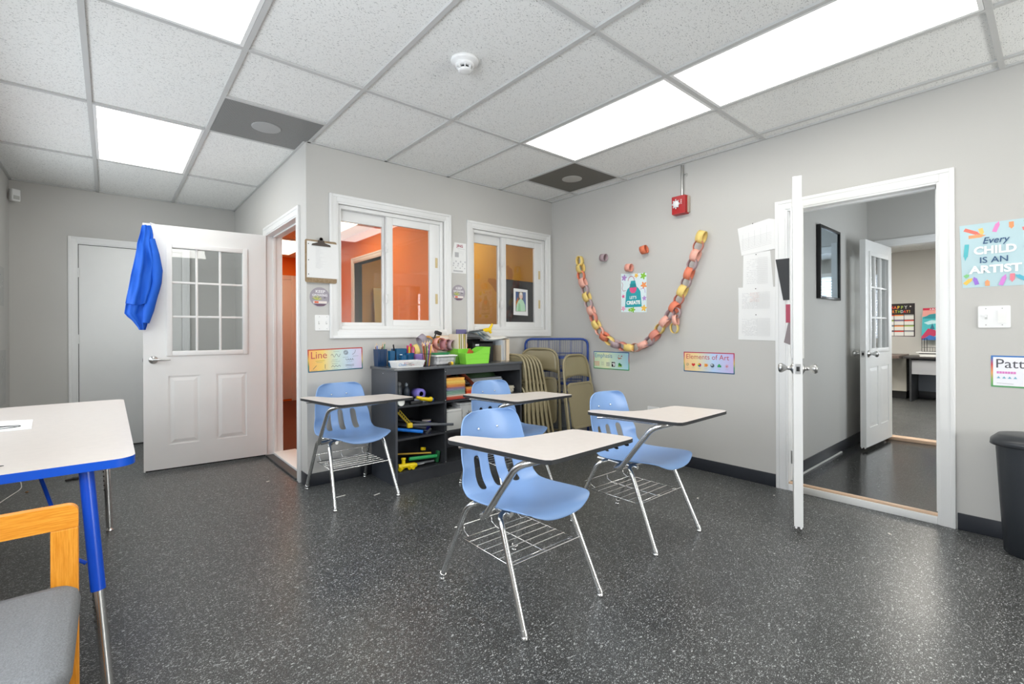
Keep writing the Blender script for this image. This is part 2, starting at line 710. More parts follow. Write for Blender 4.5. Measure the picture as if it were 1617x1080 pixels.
W1 = (1.345, 2.305, 1.170, 2.145)    # clear openings in the window wall
W2 = (2.622, 3.590, 1.165, 2.130)
ww = MB(M_wall)
ww.box((XD, YW, 0), (W1[0], YW + T, 2.7))
ww.box((W1[1], YW, 0), (W2[0], YW + T, 2.7))
ww.box((W2[1], YW, 0), (XR + T, YW + T, 2.7))
for W in (W1, W2):
    ww.box((W[0], YW, 0), (W[1], YW + T, W[2]))
    ww.box((W[0], YW, W[3]), (W[1], YW + T, 2.7))
struct('wall_windows', ww)

wd = MB(M_wall)
wd.box((XD, YW + T, 0), (XD + T, DY0 - .015, 2.7))
wd.box((XD, DY1 + .015, 0), (XD + T, YF + T, 2.7))
wd.box((XD, DY0 - .015, DZ + .015), (XD + T, DY1 + .015, 2.7))
struct('wall_doorway', wd)

wf = MB(M_wall)
wf.box((XL, YF, 0), (XD, YF + T, 2.7))
struct('wall_far', wf)

# --- ceiling grid
LX = [XL + 0.61 * i for i in range(8)]
Ya, Yb, Yc, Yd, Ye = 1.423, 2.643, 3.253, 3.863, 5.083
tb = MB(M_tbar)


def bar(x0, y0, x1, y1, wd_=0.012, z=ZC):
    if abs(x1 - x0) < 1e-6:
        tb.box((x0 - wd_, y0, z), (x0 + wd_, y1, z + 0.012))
    else:
        tb.box((x0, y0 - wd_, z + 0.0005), (x1, y0 + wd_, z + 0.012))


for i in (1, 2):
    bar(LX[i], YB, LX[i], YF)
for i in (3, 4, 5, 6, 7):
    bar(LX[i], YB, LX[i], YW)
for y in (-2.237, -1.017, 0.203, Ya, Yb):
    bar(XL, y, XR, y)
bar(LX[2], Yc, LX[3], Yc)
bar(LX[6], Yc, XR, Yc)
bar(XL, Yd, XD, Yd)
bar(XL, Ye, XD, Ye)
# wall angle
for a in ((XL, YW - .02, None),):
    pass
tb.box((XR - .02, YB, ZC), (XR, YW, ZC + .012))
tb.box((XD, YW - .02, ZC), (XR, YW, ZC + .012))
tb.box((XD - .02, YW, ZC), (XD, YF, ZC + .012))
tb.box((XL, YF - .02, ZC), (XD, YF, ZC + .012))
tb.box((XL, YB, ZC), (XL + .02, YF, ZC + .012))
struct('trim_1', tb)


def troffer(x0, y0, x1, y1, label, first=[None]):
    g = 'lit rectangular light panels in the ceiling grid'
    t = thing('ceiling_light', label, 'ceiling light', ((x0 + x1) / 2, (y0 + y1) / 2, ZC), 0, g)
    hx, hy = (x1 - x0) / 2 - 0.013, (y1 - y0) / 2 - 0.013
    f = MB(M_white)
    e = 0.018
    f.box((-hx, -hy, 0.001), (hx, -hy + e, 0.011))
    f.box((-hx, hy - e, 0.001), (hx, hy, 0.011))
    f.box((-hx, -hy + e, 0.001), (-hx + e, hy - e, 0.011))
    f.box((hx - e, -hy + e, 0.001), (hx, hy - e, 0.011))
    f.build('frame', t)
    d = MB(M_lens)
    d.box((-hx + e, -hy + e, 0.004), (hx - e, hy - e, 0.010))
    d.build('diffuser', t)
    return t


troffer(LX[1], Yd, LX[2], Ye, 'lit ceiling panel above the white door, nearest the far left wall')
troffer(LX[1], Ya, LX[2], Yb, 'lit ceiling panel cut by the top left edge of the picture')
troffer(LX[5], Ya, LX[6], Yb, 'lit ceiling panel beside the square vent, fully in view on the right')
troffer(LX[5], 0.203, LX[6], Ya, 'large lit ceiling panel at top right, nearest the viewer')
troffer(LX[1], -1.017, LX[2], 0.203, 'added ceiling light panel overhead, left of the viewer')  # unseen panel added overhead to light the room
troffer(LX[5], -2.237, LX[6], -1.017, 'added ceiling light panel behind the viewer')  # unseen panel added behind the camera for more light


def perforated(name, col):
    m = bpy.data.materials.new(name)
    m.use_nodes = True
    nt = m.node_tree
    b = nt.nodes['Principled BSDF']
    b.inputs['Roughness'].default_value = 0.5
    tc = nt.nodes.new('ShaderNodeTexCoord')
    v = nt.nodes.new('ShaderNodeTexVoronoi')
    v.voronoi_dimensions = '2D'
    v.inputs['Scale'].default_value = 130
    v.inputs['Randomness'].default_value = 0
    r = nt.nodes.new('ShaderNodeMapRange')
    r.inputs['From Min'].default_value = 0.28
    r.inputs['From Max'].default_value = 0.36
    mx = nt.nodes.new('ShaderNodeMix')
    mx.data_type = 'RGBA'
    mx.inputs[6].default_value = tuple(x * 0.25 for x in col) + (1,)
    mx.inputs[7].default_value = tuple(col) + (1,)
    nt.links.new(tc.outputs['Object'], v.inputs['Vector'])
    nt.links.new(v.outputs['Distance'], r.inputs['Value'])
    nt.links.new(r.outputs[0], mx.inputs[0])
    nt.links.new(mx.outputs[2], b.inputs['Base Color'])
    return m


def vent(cx, cy, col, col2, label):
    t = thing('ceiling_vent', label, 'ceiling vent', (cx, cy, ZC), 0)
    p = MB(perforated('perforated_steel_' + label.split()[0], col))
    p.box((-.292, -.292, 0.002), (.292, .292, 0.011))
    p.build('perforated_plate', t)
    q = MB(mat('vent_collar_' + label.split()[0], col2, rough=0.6))
    q.lathe([(0.092, 0.0015), (0.092, -0.0015), (0.085, -0.003), (0.001, -0.003)], 28)
    q.build('collar_disc', t)
    return t


vent((LX[2] + LX[3]) / 2, (Yc + Yd) / 2, (0.27, 0.27, 0.265), (0.38, 0.38, 0.375), 'grey perforated square vent in the ceiling above the room corner')
vent((LX[6] + LX[7]) / 2, (Yb + Yc) / 2, (0.135, 0.125, 0.10), (0.40, 0.39, 0.36), 'dark brown perforated square vent beside the right light panel')

# smoke detector
t = thing('smoke_detector', 'round white smoke detector on a ceiling tile', 'smoke detector', (1.42, 2.03, ZC + .012))
b = MB(M_white)
b.lathe([(0.001, 0), (0.072, 0), (0.074, -0.006), (0.070, -0.018), (0.055, -0.022), (0.053, -0.026)], 32)
b.build('base', t)
b = MB(M_white)
b.lathe([(0.052, -0.022), (0.050, -0.036), (0.040, -0.040)], 28)
b.lathe([(0.036, -0.052), (0.034, -0.060), (0.022, -0.064), (0.001, -0.064)], 28)
for k in range(8):
    a = k * PI / 4 + .2
    b.obox((0.036 * math.cos(a), 0.036 * math.sin(a), -0.046), (0.006, 0.003, 0.008), (0, 0, a))
b.use(K('#26282a'))
b.lathe([(0.030, -0.038), (0.030, -0.054)], 24)
b.build('sensing_head', t)

# --- baseboards
bb = MB(M_base)
bb.box((XR - .008, YB, 0), (XR, OY0 - .085, .095), .003)
bb.box((XR - .008, OY1 + .085, 0), (XR, YW, .095), .003)
struct('baseboard_right', bb)
bb = MB(M_base)
bb.box((XD - .006, YW - .008, 0), (XR - .008, YW, .095), .003)
bb.box((XD - .006, YW, 0), (XD, DY0 - .09, .095), .003)
struct('baseboard_windows', bb)
bb = MB(M_base)
bb.box((XD - .008, DY1 + .09, 0), (XD, YF, .095), .003)
bb.box((0.70, YF - .008, 0), (XD - .01, YF, .095), .003)
bb.box((XL, YF - .008, 0), (-0.32, YF, .095), .003)
bb.box((XL, YB, 0), (XL + .008, YF, .095), .003)
struct('baseboard_left', bb)


# --- door casings: profile of stacked strips
def casing_x(mb, x, y0, y1, z0, ztop, sgn, wdt=.075, th=.018):
    """casing on a wall plane X=x facing sgn, around opening y0..y1"""
    for (o, w_, t_) in ((0.0, wdt, th * .55), (0.012, wdt - .012, th * .8), (wdt - .022, .022, th)):
        a, b_ = o, o + w_ + t_ * .05
        for s in (-1, 1):
            e = y0 - a if s < 0 else y1 + a
            f_ = y0 - b_ if s < 0 else y1 + b_
            mb.box((x, e, z0), (x + sgn * t_, f_, ztop + b_), .002)
        mb.box((x, y0 - a, ztop + a), (x + sgn * t_ * .999, y1 + a, ztop + b_), .002)


cs = MB(M_trim)
casing_x(cs, XR, OY0, OY1, 0, OZ, -1, .078)
# jamb liner + stop
cs.box((XR, OY0 - .015, 0.0), (XR + T, OY0, OZ))
cs.box((XR, OY1, 0.0), (XR + T, OY1 + .015, OZ))
cs.box((XR, OY0 - .015, OZ), (XR + T, OY1 + .015, OZ + .015))
cs.box((XR + .05, OY0, .06), (XR + .085, OY0 + .012, OZ))
cs.box((XR + .05, OY1 - .012, .06), (XR + .085, OY1, OZ))
cs.box((XR + .05, OY0, OZ - .012), (XR + .085, OY1, OZ))
struct('trim_2', cs)
sl = MB(M_trim)
sl.box((XR - .012, OY0, 0), (XR + .028, OY1, .046), .003)
sl.use(M_wooden)
sl.box((XR - .002, OY0, .046), (XR + .030, OY1, .060), .003)
struct('trim_3', sl)

cs = MB(M_trim)
casing_x(cs, XD, DY0, DY1, 0, DZ, -1, .078)
cs.box((XD, DY0 - .015, 0), (XD + T, DY0, DZ))
cs.box((XD, DY1, 0), (XD + T, DY1 + .015, DZ))
cs.box((XD, DY0 - .015, DZ), (XD + T, DY1 + .015, DZ + .015))
cs.box((XD + .05, DY1 - .012, 0), (XD + .07, DY1, DZ))
cs.box((XD + .05, DY0, 0), (XD + .07, DY0 + .012, DZ))
cs.box((XD + .05, DY0, DZ - .012), (XD + .07, DY1, DZ))
casing_x(cs, XD + T, DY0, DY1, 0, DZ, 1, .07)
struct('trim_4', cs)
sl = MB(K('#3a3b3c', .5))
sl.box((XD - .02, DY0, 0), (XD + .045, DY1, .018), .004)
sl.use(M_trim)
sl.box((XD + .045, DY0, 0), (XD + T + .12, DY1, .035), .004)
struct('trim_5', sl)


# ================================================================== WINDOWS in the window wall
def window_unit(n, W, divx, lab):
    x0, x1, z0, z1 = W
    cs = MB(M_trim)
    # outer casing on room face (plane Y = YW, facing -Y)
    for (a, w_, t_) in ((0.0, .068, .012), (0.014, .054, .017), (.048, .020, .022)):
        b_ = a + w_ + t_ * .05
        for (p, q) in ((x0 - b_, x0 - a), (x1 + a, x1 + b_)):
            cs.box((p, YW - t_, z0 - b_), (q, YW, z1 + b_), .002)
        cs.box((x0 - a, YW - t_ * .999, z1 + a), (x1 + a, YW, z1 + b_), .002)
        cs.box((x0 - a, YW - t_ * .999, z0 - b_), (x1 + a, YW, z0 - a), .002)
    root = struct('window_%d' % n, cs)
    # vinyl frame set back in the reveal
    f = MB(M_white)
    e = .030
    ya, yb_ = YW + .012, YW + .105
    f.box((x0, ya, z0), (x0 + e, yb_, z1), .003)
    f.box((x1 - e, ya, z0), (x1, yb_, z1), .003)
    f.box((x0 + e, ya, z1 - e), (x1 - e, yb_, z1), .003)
    f.box((x0 + e, ya, z0), (x1 - e, yb_, z0 + e), .003)
    f.build('window_frame', root)
    # sliding sash (right) in front, fixed sash (left) behind
    for nm, xa, xb, y0_, st, tp, bt in (('fixed_sash', x0 + e, divx + .01, YW + .062, (.018, .030), .085, .028),
                                        ('sliding_sash', divx, x1 - e, YW + .028, (.058, .10), .062, .052)):
        s_ = MB(M_white)
        y1_ = y0_ + .028
        s_.box((xa, y0_, z0 + e), (xa + st[0], y1_, z1 - e), .003)
        s_.box((xb - st[1], y0_, z0 + e), (xb, y1_, z1 - e), .003)
        s_.box((xa + st[0], y0_, z1 - e - tp), (xb - st[1], y1_, z1 - e), .003)
        s_.box((xa + st[0], y0_, z0 + e), (xb - st[1], y1_, z0 + e + bt), .003)
        so = s_.build(nm, root)
        g = MB(M_glass)
        g.box((xa + st[0], y0_ + .012, z0 + e + bt), (xb - st[1], y0_ + .016, z1 - e - tp))
        go = g.build('pane', so)
        go['label'] = 'clear glass pane'
    # latches on the meeting stile, brass tabs at the right
    l = MB(M_white)
    for zz in (z0 + .22, z1 - .33):
        l.box((divx - .012, YW + .018, zz), (divx + .012, YW + .030, zz + .075), .004)
        l.box((divx - .004, YW + .010, zz + .02), (divx + .010, YW + .020, zz + .05), .003)
    l.build('latch', root)
    l = MB(K('#cdb98a', .4))
    for zz in (z0 + .23, z1 - .42):
        l.box((x1 - e - .045, YW + .022, zz), (x1 - e - .022, YW + .029, zz + .09), .003)
    o = l.build('stop_tab', root)
    o['label'] = 'brass coloured tabs'
    return root


w1o = window_unit(1, W1, 1.76, '')
w2o = window_unit(2, W2, 3.005, '')


def plain_window(n, axis, p, a0, a1, z0, z1, sgn, blinds=False):
    """window out of the photo's frame; axis 'X': wall plane X=p running along Y"""
    def B(mb, da0, da1, d0, d1, zz0, zz1):
        if axis == 'X':
            mb.box((p + sgn * d0, da0, zz0), (p + sgn * d1, da1, zz1))
        else:
            mb.box((da0, p + sgn * d0, zz0), (da1, p + sgn * d1, zz1))
    f = MB(M_trim)
    for (q0, q1, zz0, zz1) in ((a0 - .07, a0, z0 - .07, z1 + .07), (a1, a1 + .07, z0 - .07, z1 + .07), (a0, a1, z1, z1 + .07), (a0, a1, z0 - .07, z0)):
        B(f, q0, q1, 0, .015, zz0, zz1)
    o = struct('window_%d' % n, f)
    f = MB(M_white)
    mid = (a0 + a1) / 2
    for (q0, q1, zz0, zz1) in ((a0, a0 + .04, z0, z1), (a1 - .04, a1, z0, z1), (a0, a1, z1 - .04, z1), (a0, a1, z0, z0 + .04), (mid - .02, mid + .02, z0, z1)):
        B(f, q0, q1, -.03, -.06, zz0, zz1)
    f.build('window_frame', o)
    g = MB(M_glass)
    B(g, a0 + .04, a1 - .04, -.042, -.046, z0 + .04, z1 - .04)
    g.build('pane', o)
    if blinds:
        b_ = MB(mat('glowing_blind', (0.85, 0.88, 0.92), rough=0.7, emis='#d8e8ff', estr=1.3))  # slats emit: the daylight behind them is put into the material
        n_ = int((z1 - z0) / .05)
        for k in range(n_):
            B(b_, a0 + .01, a1 - .01, -.008, -.014, z0 + .05 * k + .004, z0 + .05 * k + .047)
        b_.build('blind', o)


plain_window(3, 'X', XL, 0.0, 1.5, 0.95, 2.15, 1)
plain_window(4, 'X', XL, 2.5, 4.0, 0.95, 2.15, 1)
plain_window(7, 'X', XL, 4.25, 5.45, 0.95, 2.15, 1)  # unseen window added to brighten the far left hall
plain_window(5, 'Y', YB, 1.95, 3.5, 0.82, 1.58, 1)

# ================================================================== ROOMS BEHIND
# orange room behind the first window / left doorway
OX0, OX1, OY_, OZc = XD + T, 2.39, 8.35, 2.40
b = MB(M_orange)
b.box((OX0 - .01, YW + T, 0), (W1[0] - .0, YW + T + .01, OZc))
b.box((W1[1], YW + T, 0), (OX1, YW + T + .01, OZc))
b.box((W1[0], YW + T, 0), (W1[1], YW + T + .01, W1[2]))
b.box((W1[0], YW + T, W1[3]), (W1[1], YW + T + .01, OZc))
b.box((OX0, YF + T, 0), (OX0 - .1, OY_, 2.7))
b.box((OX0, DY1 + .10, 0), (OX0 + .008, YF + T, OZc))
struct('wall_orange_near', b)
PY0, PY1 = 4.99, 5.90         # doorway in the partition
b = MB(M_orange)
b.box((OX1, YW + T, 0), (OX1 + .05, PY0, 2.7))
b.box((OX1, PY1, 0), (OX1 + .05, OY_, 2.7))
b.box((OX1, PY0, 2.03), (OX1 + .05, PY1, 2.7))
struct('wall_orange_partition', b)
b = MB(M_orange)
b.box((OX0 - .1, OY_, 0), (OX1 + .1, OY_ + .1, 2.7))
struct('wall_orange_far', b)
b = MB(M_trim)
casing_x(b, OX1, PY0, PY1, 0, 2.03, -1, .07)
b.box((OX1, PY0 - .012, 0), (OX1 + .1, PY0, 2.03))
b.box((OX1, PY1, 0), (OX1 + .1, PY1 + .012, 2.03))
b.box((OX1, PY0, 2.03), (OX1 + .1, PY1, 2.045))
struct('trim_6', b)
b = MB(M_ceil)
b.box((OX0, YW + T, OZc), (OX1, OY_, OZc + .1))
struct('ceiling_orange_room', b)
b = MB(M_brown)
b.box((XD + T, YW + T, -.1), (OX1 + .05, OY_, .02))
struct('floor_orange_room', b)
b = MB(M_gold)
b.box((OX1 + .05, YW + T, 0), (OX1 + .1, PY0, 2.7))
b.box((OX1 + .05, PY1, 0), (OX1 + .1, 6.9, 2.7))
b.box((OX1 + .05, PY0, 2.03), (OX1 + .1, PY1, 2.7))
b.box((OX1 + .1, 6.8, 0), (XR + .02, 6.9, 2.7))
struct('wall_gold_left', b)
b = MB(M_gold)
b.box((XR - .01, YW + T, 0), (XR, 6.8, 2.56))
b.use(mat('dark_gold_smear', (0.42, 0.20, 0.012), rough=.6))
for (cy, cz, ry, rz_, rt) in ((5.35, 1.78, .22, .055, .2), (5.9, 1.45, .15, .05, -.8), (5.65, 1.22, .06, .22, .25), (5.35, .95, .18, .06, .3), (4.55, 1.72, .22, .08, .3), (4.35, 1.82, .05, .14, -.1)):
    pts = []
    for k in range(14):
        a = 2 * PI * k / 14
        q = 1 + .25 * math.sin(3 * a + cy * 7)
        u, v_ = ry * q * math.cos(a), rz_ * q * math.sin(a)
        pts.append((XR - .0115, cy + u * math.cos(rt) - v_ * math.sin(rt), cz + u * math.sin(rt) + v_ * math.cos(rt)))
    b.add(pts, [tuple(range(14))])
struct('wall_gold_right', b)
b = MB(M_ceil)
b.box((OX1 + .1, YW + T, 2.56), (XR, 6.8, 2.66))
struct('ceiling_gold_room', b)
b = MB(M_brown)
b.box((OX1 + .05, YW + T, -.1), (XR, 6.8, .02))
struct('floor_gold_room', b)

t = thing('ceiling_light', 'warm lit ceiling panel seen through the first window in the orange room', 'ceiling light', (1.85, 5.1, OZc))
f = MB(M_white)
f.box((-.31, -.61, -.02), (.31, .61, 0), .004)
f.build('frame', t)
f = MB(M_warmlens)
f.box((-.29, -.59, -.026), (.29, .59, -.0205))
f.build('diffuser', t)
t = thing('ceiling_light', 'warm lit ceiling panel deep inside the orange room', 'ceiling light', (1.85, 7.3, OZc))
f = MB(M_white)
f.box((-.31, -.61, -.02), (.31, .61, 0), .004)
f.build('frame', t)
f = MB(M_warmlens)
f.box((-.29, -.59, -.026), (.29, .59, -.0205))
f.build('diffuser', t)
t = thing('ceiling_light', 'dim ceiling panel inside the gold painted room', 'ceiling light', (3.05, 5.2, 2.56))
f = MB(M_white)
f.box((-.31, -.31, -.02), (.31, .31, 0), .004)
f.build('frame', t)
f = MB(M_golddim)
f.box((-.29, -.29, -.026), (.29, .29, -.0205))
f.build('diffuser', t)
# tall pale board leaning in the gold room, seen through both openings
b = MB(mat('pale_yellow_board', '#d9cf9c', rough=.5))
b.obox((3.28, 6.62, 0.92), (.27, .012, .90), (R(-7), 0, 0))
tag(b.build('leaning_board'), 'tall pale board leaning on the gold wall, seen through the first window', 'board')
# white door with casing at the end of the orange room
b = MB(M_trim)
for (p, q) in ((1.62, 1.70), (2.30, 2.38)):
    b.box((p, OY_ - .02, 0), (q, OY_, 2.10), .003)
b.box((1.70, OY_ - .02, 2.03), (2.30, OY_, 2.10), .003)
o = struct('door_3', b)
b = MB(M_door)
b.box((1.70, OY_ - .012, .05), (1.995, OY_ - .001, 2.03), .003)
b.box((2.005, OY_ - .012, .05), (2.30, OY_ - .001, 2.03), .003)
b.build('door_leaf', o)

# vestibule and office beyond the right doorway
VF = .055
VY0 = -.35
VX = 5.90
HY0, HY1, HZ = 0.34, 1.155, 1.975
M_floor2 = floor_mat('plain_black_tile', base=.022, chip=.22, rough=.16, dens=.86)
b = MB(M_floor2)
b.box((XR + .030, OY0, -.1), (XR + T, OY1, VF))
b.box((XR + T, VY0, -.1), (VX + .1, 1.29, VF))
struct('floor_vestibule', b)
b = MB(M_floor)
b.box((VX + .1, -2.2, -.1), (9.95, 3.6, VF))
struct('floor_office', b)
b = MB(M_wall)
b.box((XR + T, 1.29, 0), (VX + .1, 1.39, 2.7))
struct('wall_vestibule_left', b)
b = MB(M_wall)
for a, c_, z0, z1 in ((XR + T, 4.3, 0, 2.7), (5.4, VX + .1, 0, 2.7), (4.3, 5.4, 0, .9), (4.3, 5.4, 1.9, 2.7)):
    b.box((a, VY0 - .1, z0), (c_, VY0, z1))
struct('wall_vestibule_right', b)
plain_window(8, 'Y', VY0, 4.3, 5.4, .9, 1.9, 1)  # unseen window added to brighten the vestibule
b = MB(M_wall)
b.box((VX, HY1 + .012, 0), (VX + .1, 1.29, 2.7))
b.box((VX, VY0, 0), (VX + .1, HY0 - .012, 2.7))
b.box((VX, HY0 - .012, HZ + .012), (VX + .1, HY1 + .012, 2.7))
b.box((VX + .02, 1.39, 0), (VX + .1, 3.6, 2.7))
b.box((VX + .02, -2.2, 0), (VX + .1, VY0 - .1, 2.7))
struct('wall_vestibule_far', b)
b = MB(M_trim)
casing_x(b, VX, HY0, HY1, VF, HZ, -1, .07)
b.box((VX, HY0 - .012, VF), (VX + .1, HY0, HZ))
b.box((VX, HY1, VF), (VX + .1, HY1 + .012, HZ))
b.box((VX, HY0 - .012, HZ), (VX + .1, HY1 + .012, HZ + .012))
struct('trim_7', b)
b = MB(M_wooden)
b.box((VX - .01, HY0, VF), (VX + .11, HY1, VF + .032), .004)
struct('trim_8', b)
b = MB(M_ceil)
b.box((XR + T, VY0, 2.5), (VX, 1.29, 2.6))
struct('ceiling_vestibule', b)
b = MB(M_ceil)
b.box((VX + .1, -2.2, 2.42), (9.95, 3.6, 2.5))
struct('ceiling_office', b)
b = MB(M_base)
b.box((XR + T, 1.282, VF), (VX - .09, 1.29, VF + .095), .003)
b.use(K('#c9c9c6', .5))
b.box((XR + T, 1.268, VF), (4.95, 1.282, VF + .012), .003)
struct('baseboard_vestibule', b)
XO = 9.85
b = MB(M_wall)
b.box((XO, .35, 0), (XO + .1, 3.6, 2.6))
b.box((XO, -2.2, 0), (XO + .1, -1.0, 2.6))
b.box((XO, -1.0, 0), (XO + .1, .35, 1.0))
b.box((XO, -1.0, 2.1), (XO + .1, .35, 2.6))
struct('wall_office_far', b)
b = MB(M_wall)
b.box((VX + .1, 3.5, 0), (XO, 3.6, 2.6))
b.box((VX + .1, -2.2, 0), (XO, -2.1, 2.6))
struct('wall_office_side', b)
plain_window(6, 'X', XO, -1.0, .35, 1.0, 2.1, -1, blinds=True)
for (px_, py_, lb_) in ((7.3, 2.6, 'added ceiling light panel in the office, far side of its doorway'), (7.6, -1.0, 'added ceiling light panel in the office toward its window')):  # two unseen panels added to brighten the office
    t = thing('ceiling_light', lb_, 'ceiling light', (px_, py_, 2.42))
    f = MB(M_white)
    f.box((-.61, -.31, -.02), (.61, .31, 0), .004)
    f.build('frame', t)
    f = MB(M_officelens)
    f.box((-.59, -.29, -.026), (.59, .29, -.0205))
    f.build('diffuser', t)
t = thing('ceiling_light', 'lit panel in the ceiling of the far office', 'ceiling light', (7.6, 1.0, 2.42))
f = MB(M_white)
f.box((-.61, -.31, -.02), (.61, .31, 0), .004)
f.build('frame', t)
f = MB(M_officelens)
f.box((-.59, -.29, -.026), (.59, .29, -.0205))
f.build('diffuser', t)
b = MB(M_base)
b.box((XO - .008, .0, VF), (XO, 3.5, VF + .13), .003)
struct('baseboard_office', b)


# ================================================================== DOORS
def door_leaf(name, n, L, h, hinge, ang, thick=.044, glass=None, panels=(), handle='lever', flip=False, parent_label=None):
    """local x from hinge outwards, y thickness 0..thick, z up"""
    root = bpy.data.objects.new(name, None)
    C.objects.link(root)
    root.location = hinge
    root.rotation_euler = (0, 0, ang)
    root['kind'] = 'structure'
    gx0, gx1, gz0, gz1 = glass
    d = MB(M_door)
    d.box((0, 0, 0), (gx0, thick, h))
    d.box((gx1, 0, 0), (L, thick, h))
    d.box((gx0, 0, gz1), (gx1, thick, h))
    # lower part with recessed raised panels: build front and back skins by strips
    xs = sorted(set([gx0, gx1] + [p[0] for p in panels] + [p[1] for p in panels]))
    d.box((gx0, .006, 0), (gx1, thick - .006, gz0))
    pz0, pz1 = panels[0][2], panels[0][3]
    cols = [gx0] + [v for p in panels for v in (max(p[0], gx0), min(p[1], gx1))] + [gx1]
    for side in (0, 1):
        y0, y1 = (0, .006) if side == 0 else (thick - .006, thick)
        d.box((gx0, y0, 0), (gx1, y1, pz0))
        d.box((gx0, y0, pz1), (gx1, y1, gz0))
        for a, b_ in zip(cols[0::2], cols[1::2]):
            if b_ - a > .001:
                d.box((a, y0, pz0), (b_, y1, pz1))
        for p in panels:
            # raised field with sloped edge
            a0, a1 = max(p[0], gx0), min(p[1], gx1)
            i1, i2 = .014, .040
            yo = .006 if side == 0 else thick - .006
            yi = .001 if side == 0 else thick - .001
            o_ = [(a0 + i1, yo, pz0 + i1), (a1 - i1, yo, pz0 + i1), (a1 - i1, yo, pz1 - i1), (a0 + i1, yo, pz1 - i1)]
            q_ = [(a0 + i2, yi, pz0 + i2), (a1 - i2, yi, pz0 + i2), (a1 - i2, yi, pz1 - i2), (a0 + i2, yi, pz1 - i2)]
            d.add(o_ + q_, [(0, 1, 5, 4), (1, 2, 6, 5), (2, 3, 7, 6), (3, 0, 4, 7), (4, 5, 6, 7)])
    d.build('door_slab', root)
    # lite frame
    f = MB(M_door)
    e = .028
    for (y0, y1) in ((-.010, .0), (thick, thick + .010)):
        f.box((gx0 - .012, y0, gz0 - .012), (gx0 + e, y1, gz1 + .012), .003)
        f.box((gx1 - e, y0, gz0 - .012), (gx1 + .012, y1, gz1 + .012), .003)
        f.box((gx0 + e, y0, gz0 - .012), (gx1 - e, y1, gz0 + e), .003)
        f.box((gx0 + e, y0, gz1 - e), (gx1 - e, y1, gz1 + .012), .003)
    f.box((gx0, 0, gz0), (gx0 + .02, thick, gz1))
    f.box((gx1 - .02, 0, gz0), (gx1, thick, gz1))
    f.box((gx0, 0, gz0), (gx1, thick, gz0 + .02))
    f.box((gx0, 0, gz1 - .02), (gx1, thick, gz1))
    f.build('glazing_frame', root)
    mu = MB(M_door)
    for k in (1, 2):
        x = gx0 + e + (gx1 - gx0 - 2 * e) * k / 3
        mu.box((x - .009, thick / 2 - .016, gz0 + .02), (x + .009, thick / 2 + .016, gz1 - .02), .004)
        z = gz0 + e + (gz1 - gz0 - 2 * e) * k / 3
        mu.box((gx0 + .02, thick / 2 - .015, z - .009), (gx1 - .02, thick / 2 + .015, z + .009), .004)
    mu.build('muntin', root)
    g = MB(M_glass)
    g.box((gx0 + .02, thick / 2 - .002, gz0 + .02), (gx1 - .02, thick / 2 + .002, gz1 - .02))
    g.build('pane', root)
    # handle
    hz = .93 - hinge[2]
    hx = L - .065
    hd = MB(M_steel)
    for s, y in ((-1, 0), (1, thick)):
        ax = '-Y' if s < 0 else 'Y'
        if handle == 'lever':
            hd.lathe([(.032, 0), (.032, .004), (.026, .012), (.014, .016), (.013, .04), (.001, .04)], 22, (hx, y, hz), ax)
            hd.tube([(hx, y + s * .040, hz), (hx, y + s * .052, hz), (hx - .035, y + s * .056, hz + .001), (hx - .075, y + s * .054, hz - .002), (hx - .115, y + s * .050, hz)],
                    [.012, .012, .011, .009, .006], 10, smooth_path=.012)
        else:
            hd.lathe([(.032, 0), (.032, .004), (.020, .010), (.012, .016), (.011, .032), (.018, .042), (.027, .056), (.027, .066), (.020, .074), (.001, .076)], 22, (hx, y, hz), ax)
    o = hd.build('door_handle', root)
    o['label'] = 'brushed steel ' + handle
    lt = MB(M_steel)
    lt.box((L, thick / 2 - .013, hz - .028), (L + .002, thick / 2 + .013, hz + .028))
    lt.use(K('#2c2c2c'))
    lt.box((L + .002, thick / 2 - .008, hz - .013), (L + .004, thick / 2 + .008, hz + .013))
    lt.build('latch_plate', root)
    sw = MB(K('#202122'))
    sw.box((.01, .010, -.012), (L - .004, .014, 0))
    sw.box((.01, thick - .014, -.012), (L - .004, thick - .010, 0))
    sw.use(M_trim)
    sw.tube([(L - .012, .010, -.006), (L, .010, -.006)], .006, 8)
    sw.tube([(L - .012, thick - .010, -.006), (L, thick - .010, -.006)], .006, 8)
    sw.build('sweep', root)
    hg = MB(M_steel)
    for z in (.2, h / 2, h - .2):
        hg.cyl((-.004, -.004, z - .045), (-.004, -.004, z + .045), .006, 8)
    hg.build('hinge', root)
    return root


# left open door: hinge at the far jamb of the left doorway, opened flat into the room
h1 = (1.100, 4.815, .025)
f1 = (0.207, 4.885)
ang = math.atan2(f1[1] - h1[1], f1[0] - h1[0])
L1_ = math.hypot(f1[0] - h1[0], f1[1] - h1[1])
door_leaf('door_1', 1, L1_, 2.02, h1, ang, glass=(L1_ - .735, L1_ - .165, .945, 1.865),
          panels=((L1_ - .74 + .0, L1_ - .505, .195, .765), (L1_ - .382, L1_ - .155, .195, .765)), handle='lever')
# right open door
h2 = (3.655, 1.235, .05)
f2 = (2.905, .975)
ang2 = math.atan2(f2[1] - h2[1], f2[0] - h2[0])
L2_ = math.hypot(f2[0] - h2[0], f2[1] - h2[1])
door_leaf('door_2', 2, L2_, 1.955, (h2[0], h2[1], h2[2]), ang2, glass=(.13, L2_ - .13, .945, 1.8),
          panels=((.13, .36, .195, .765), (.43, L2_ - .13, .195, .765)), handle='knob')
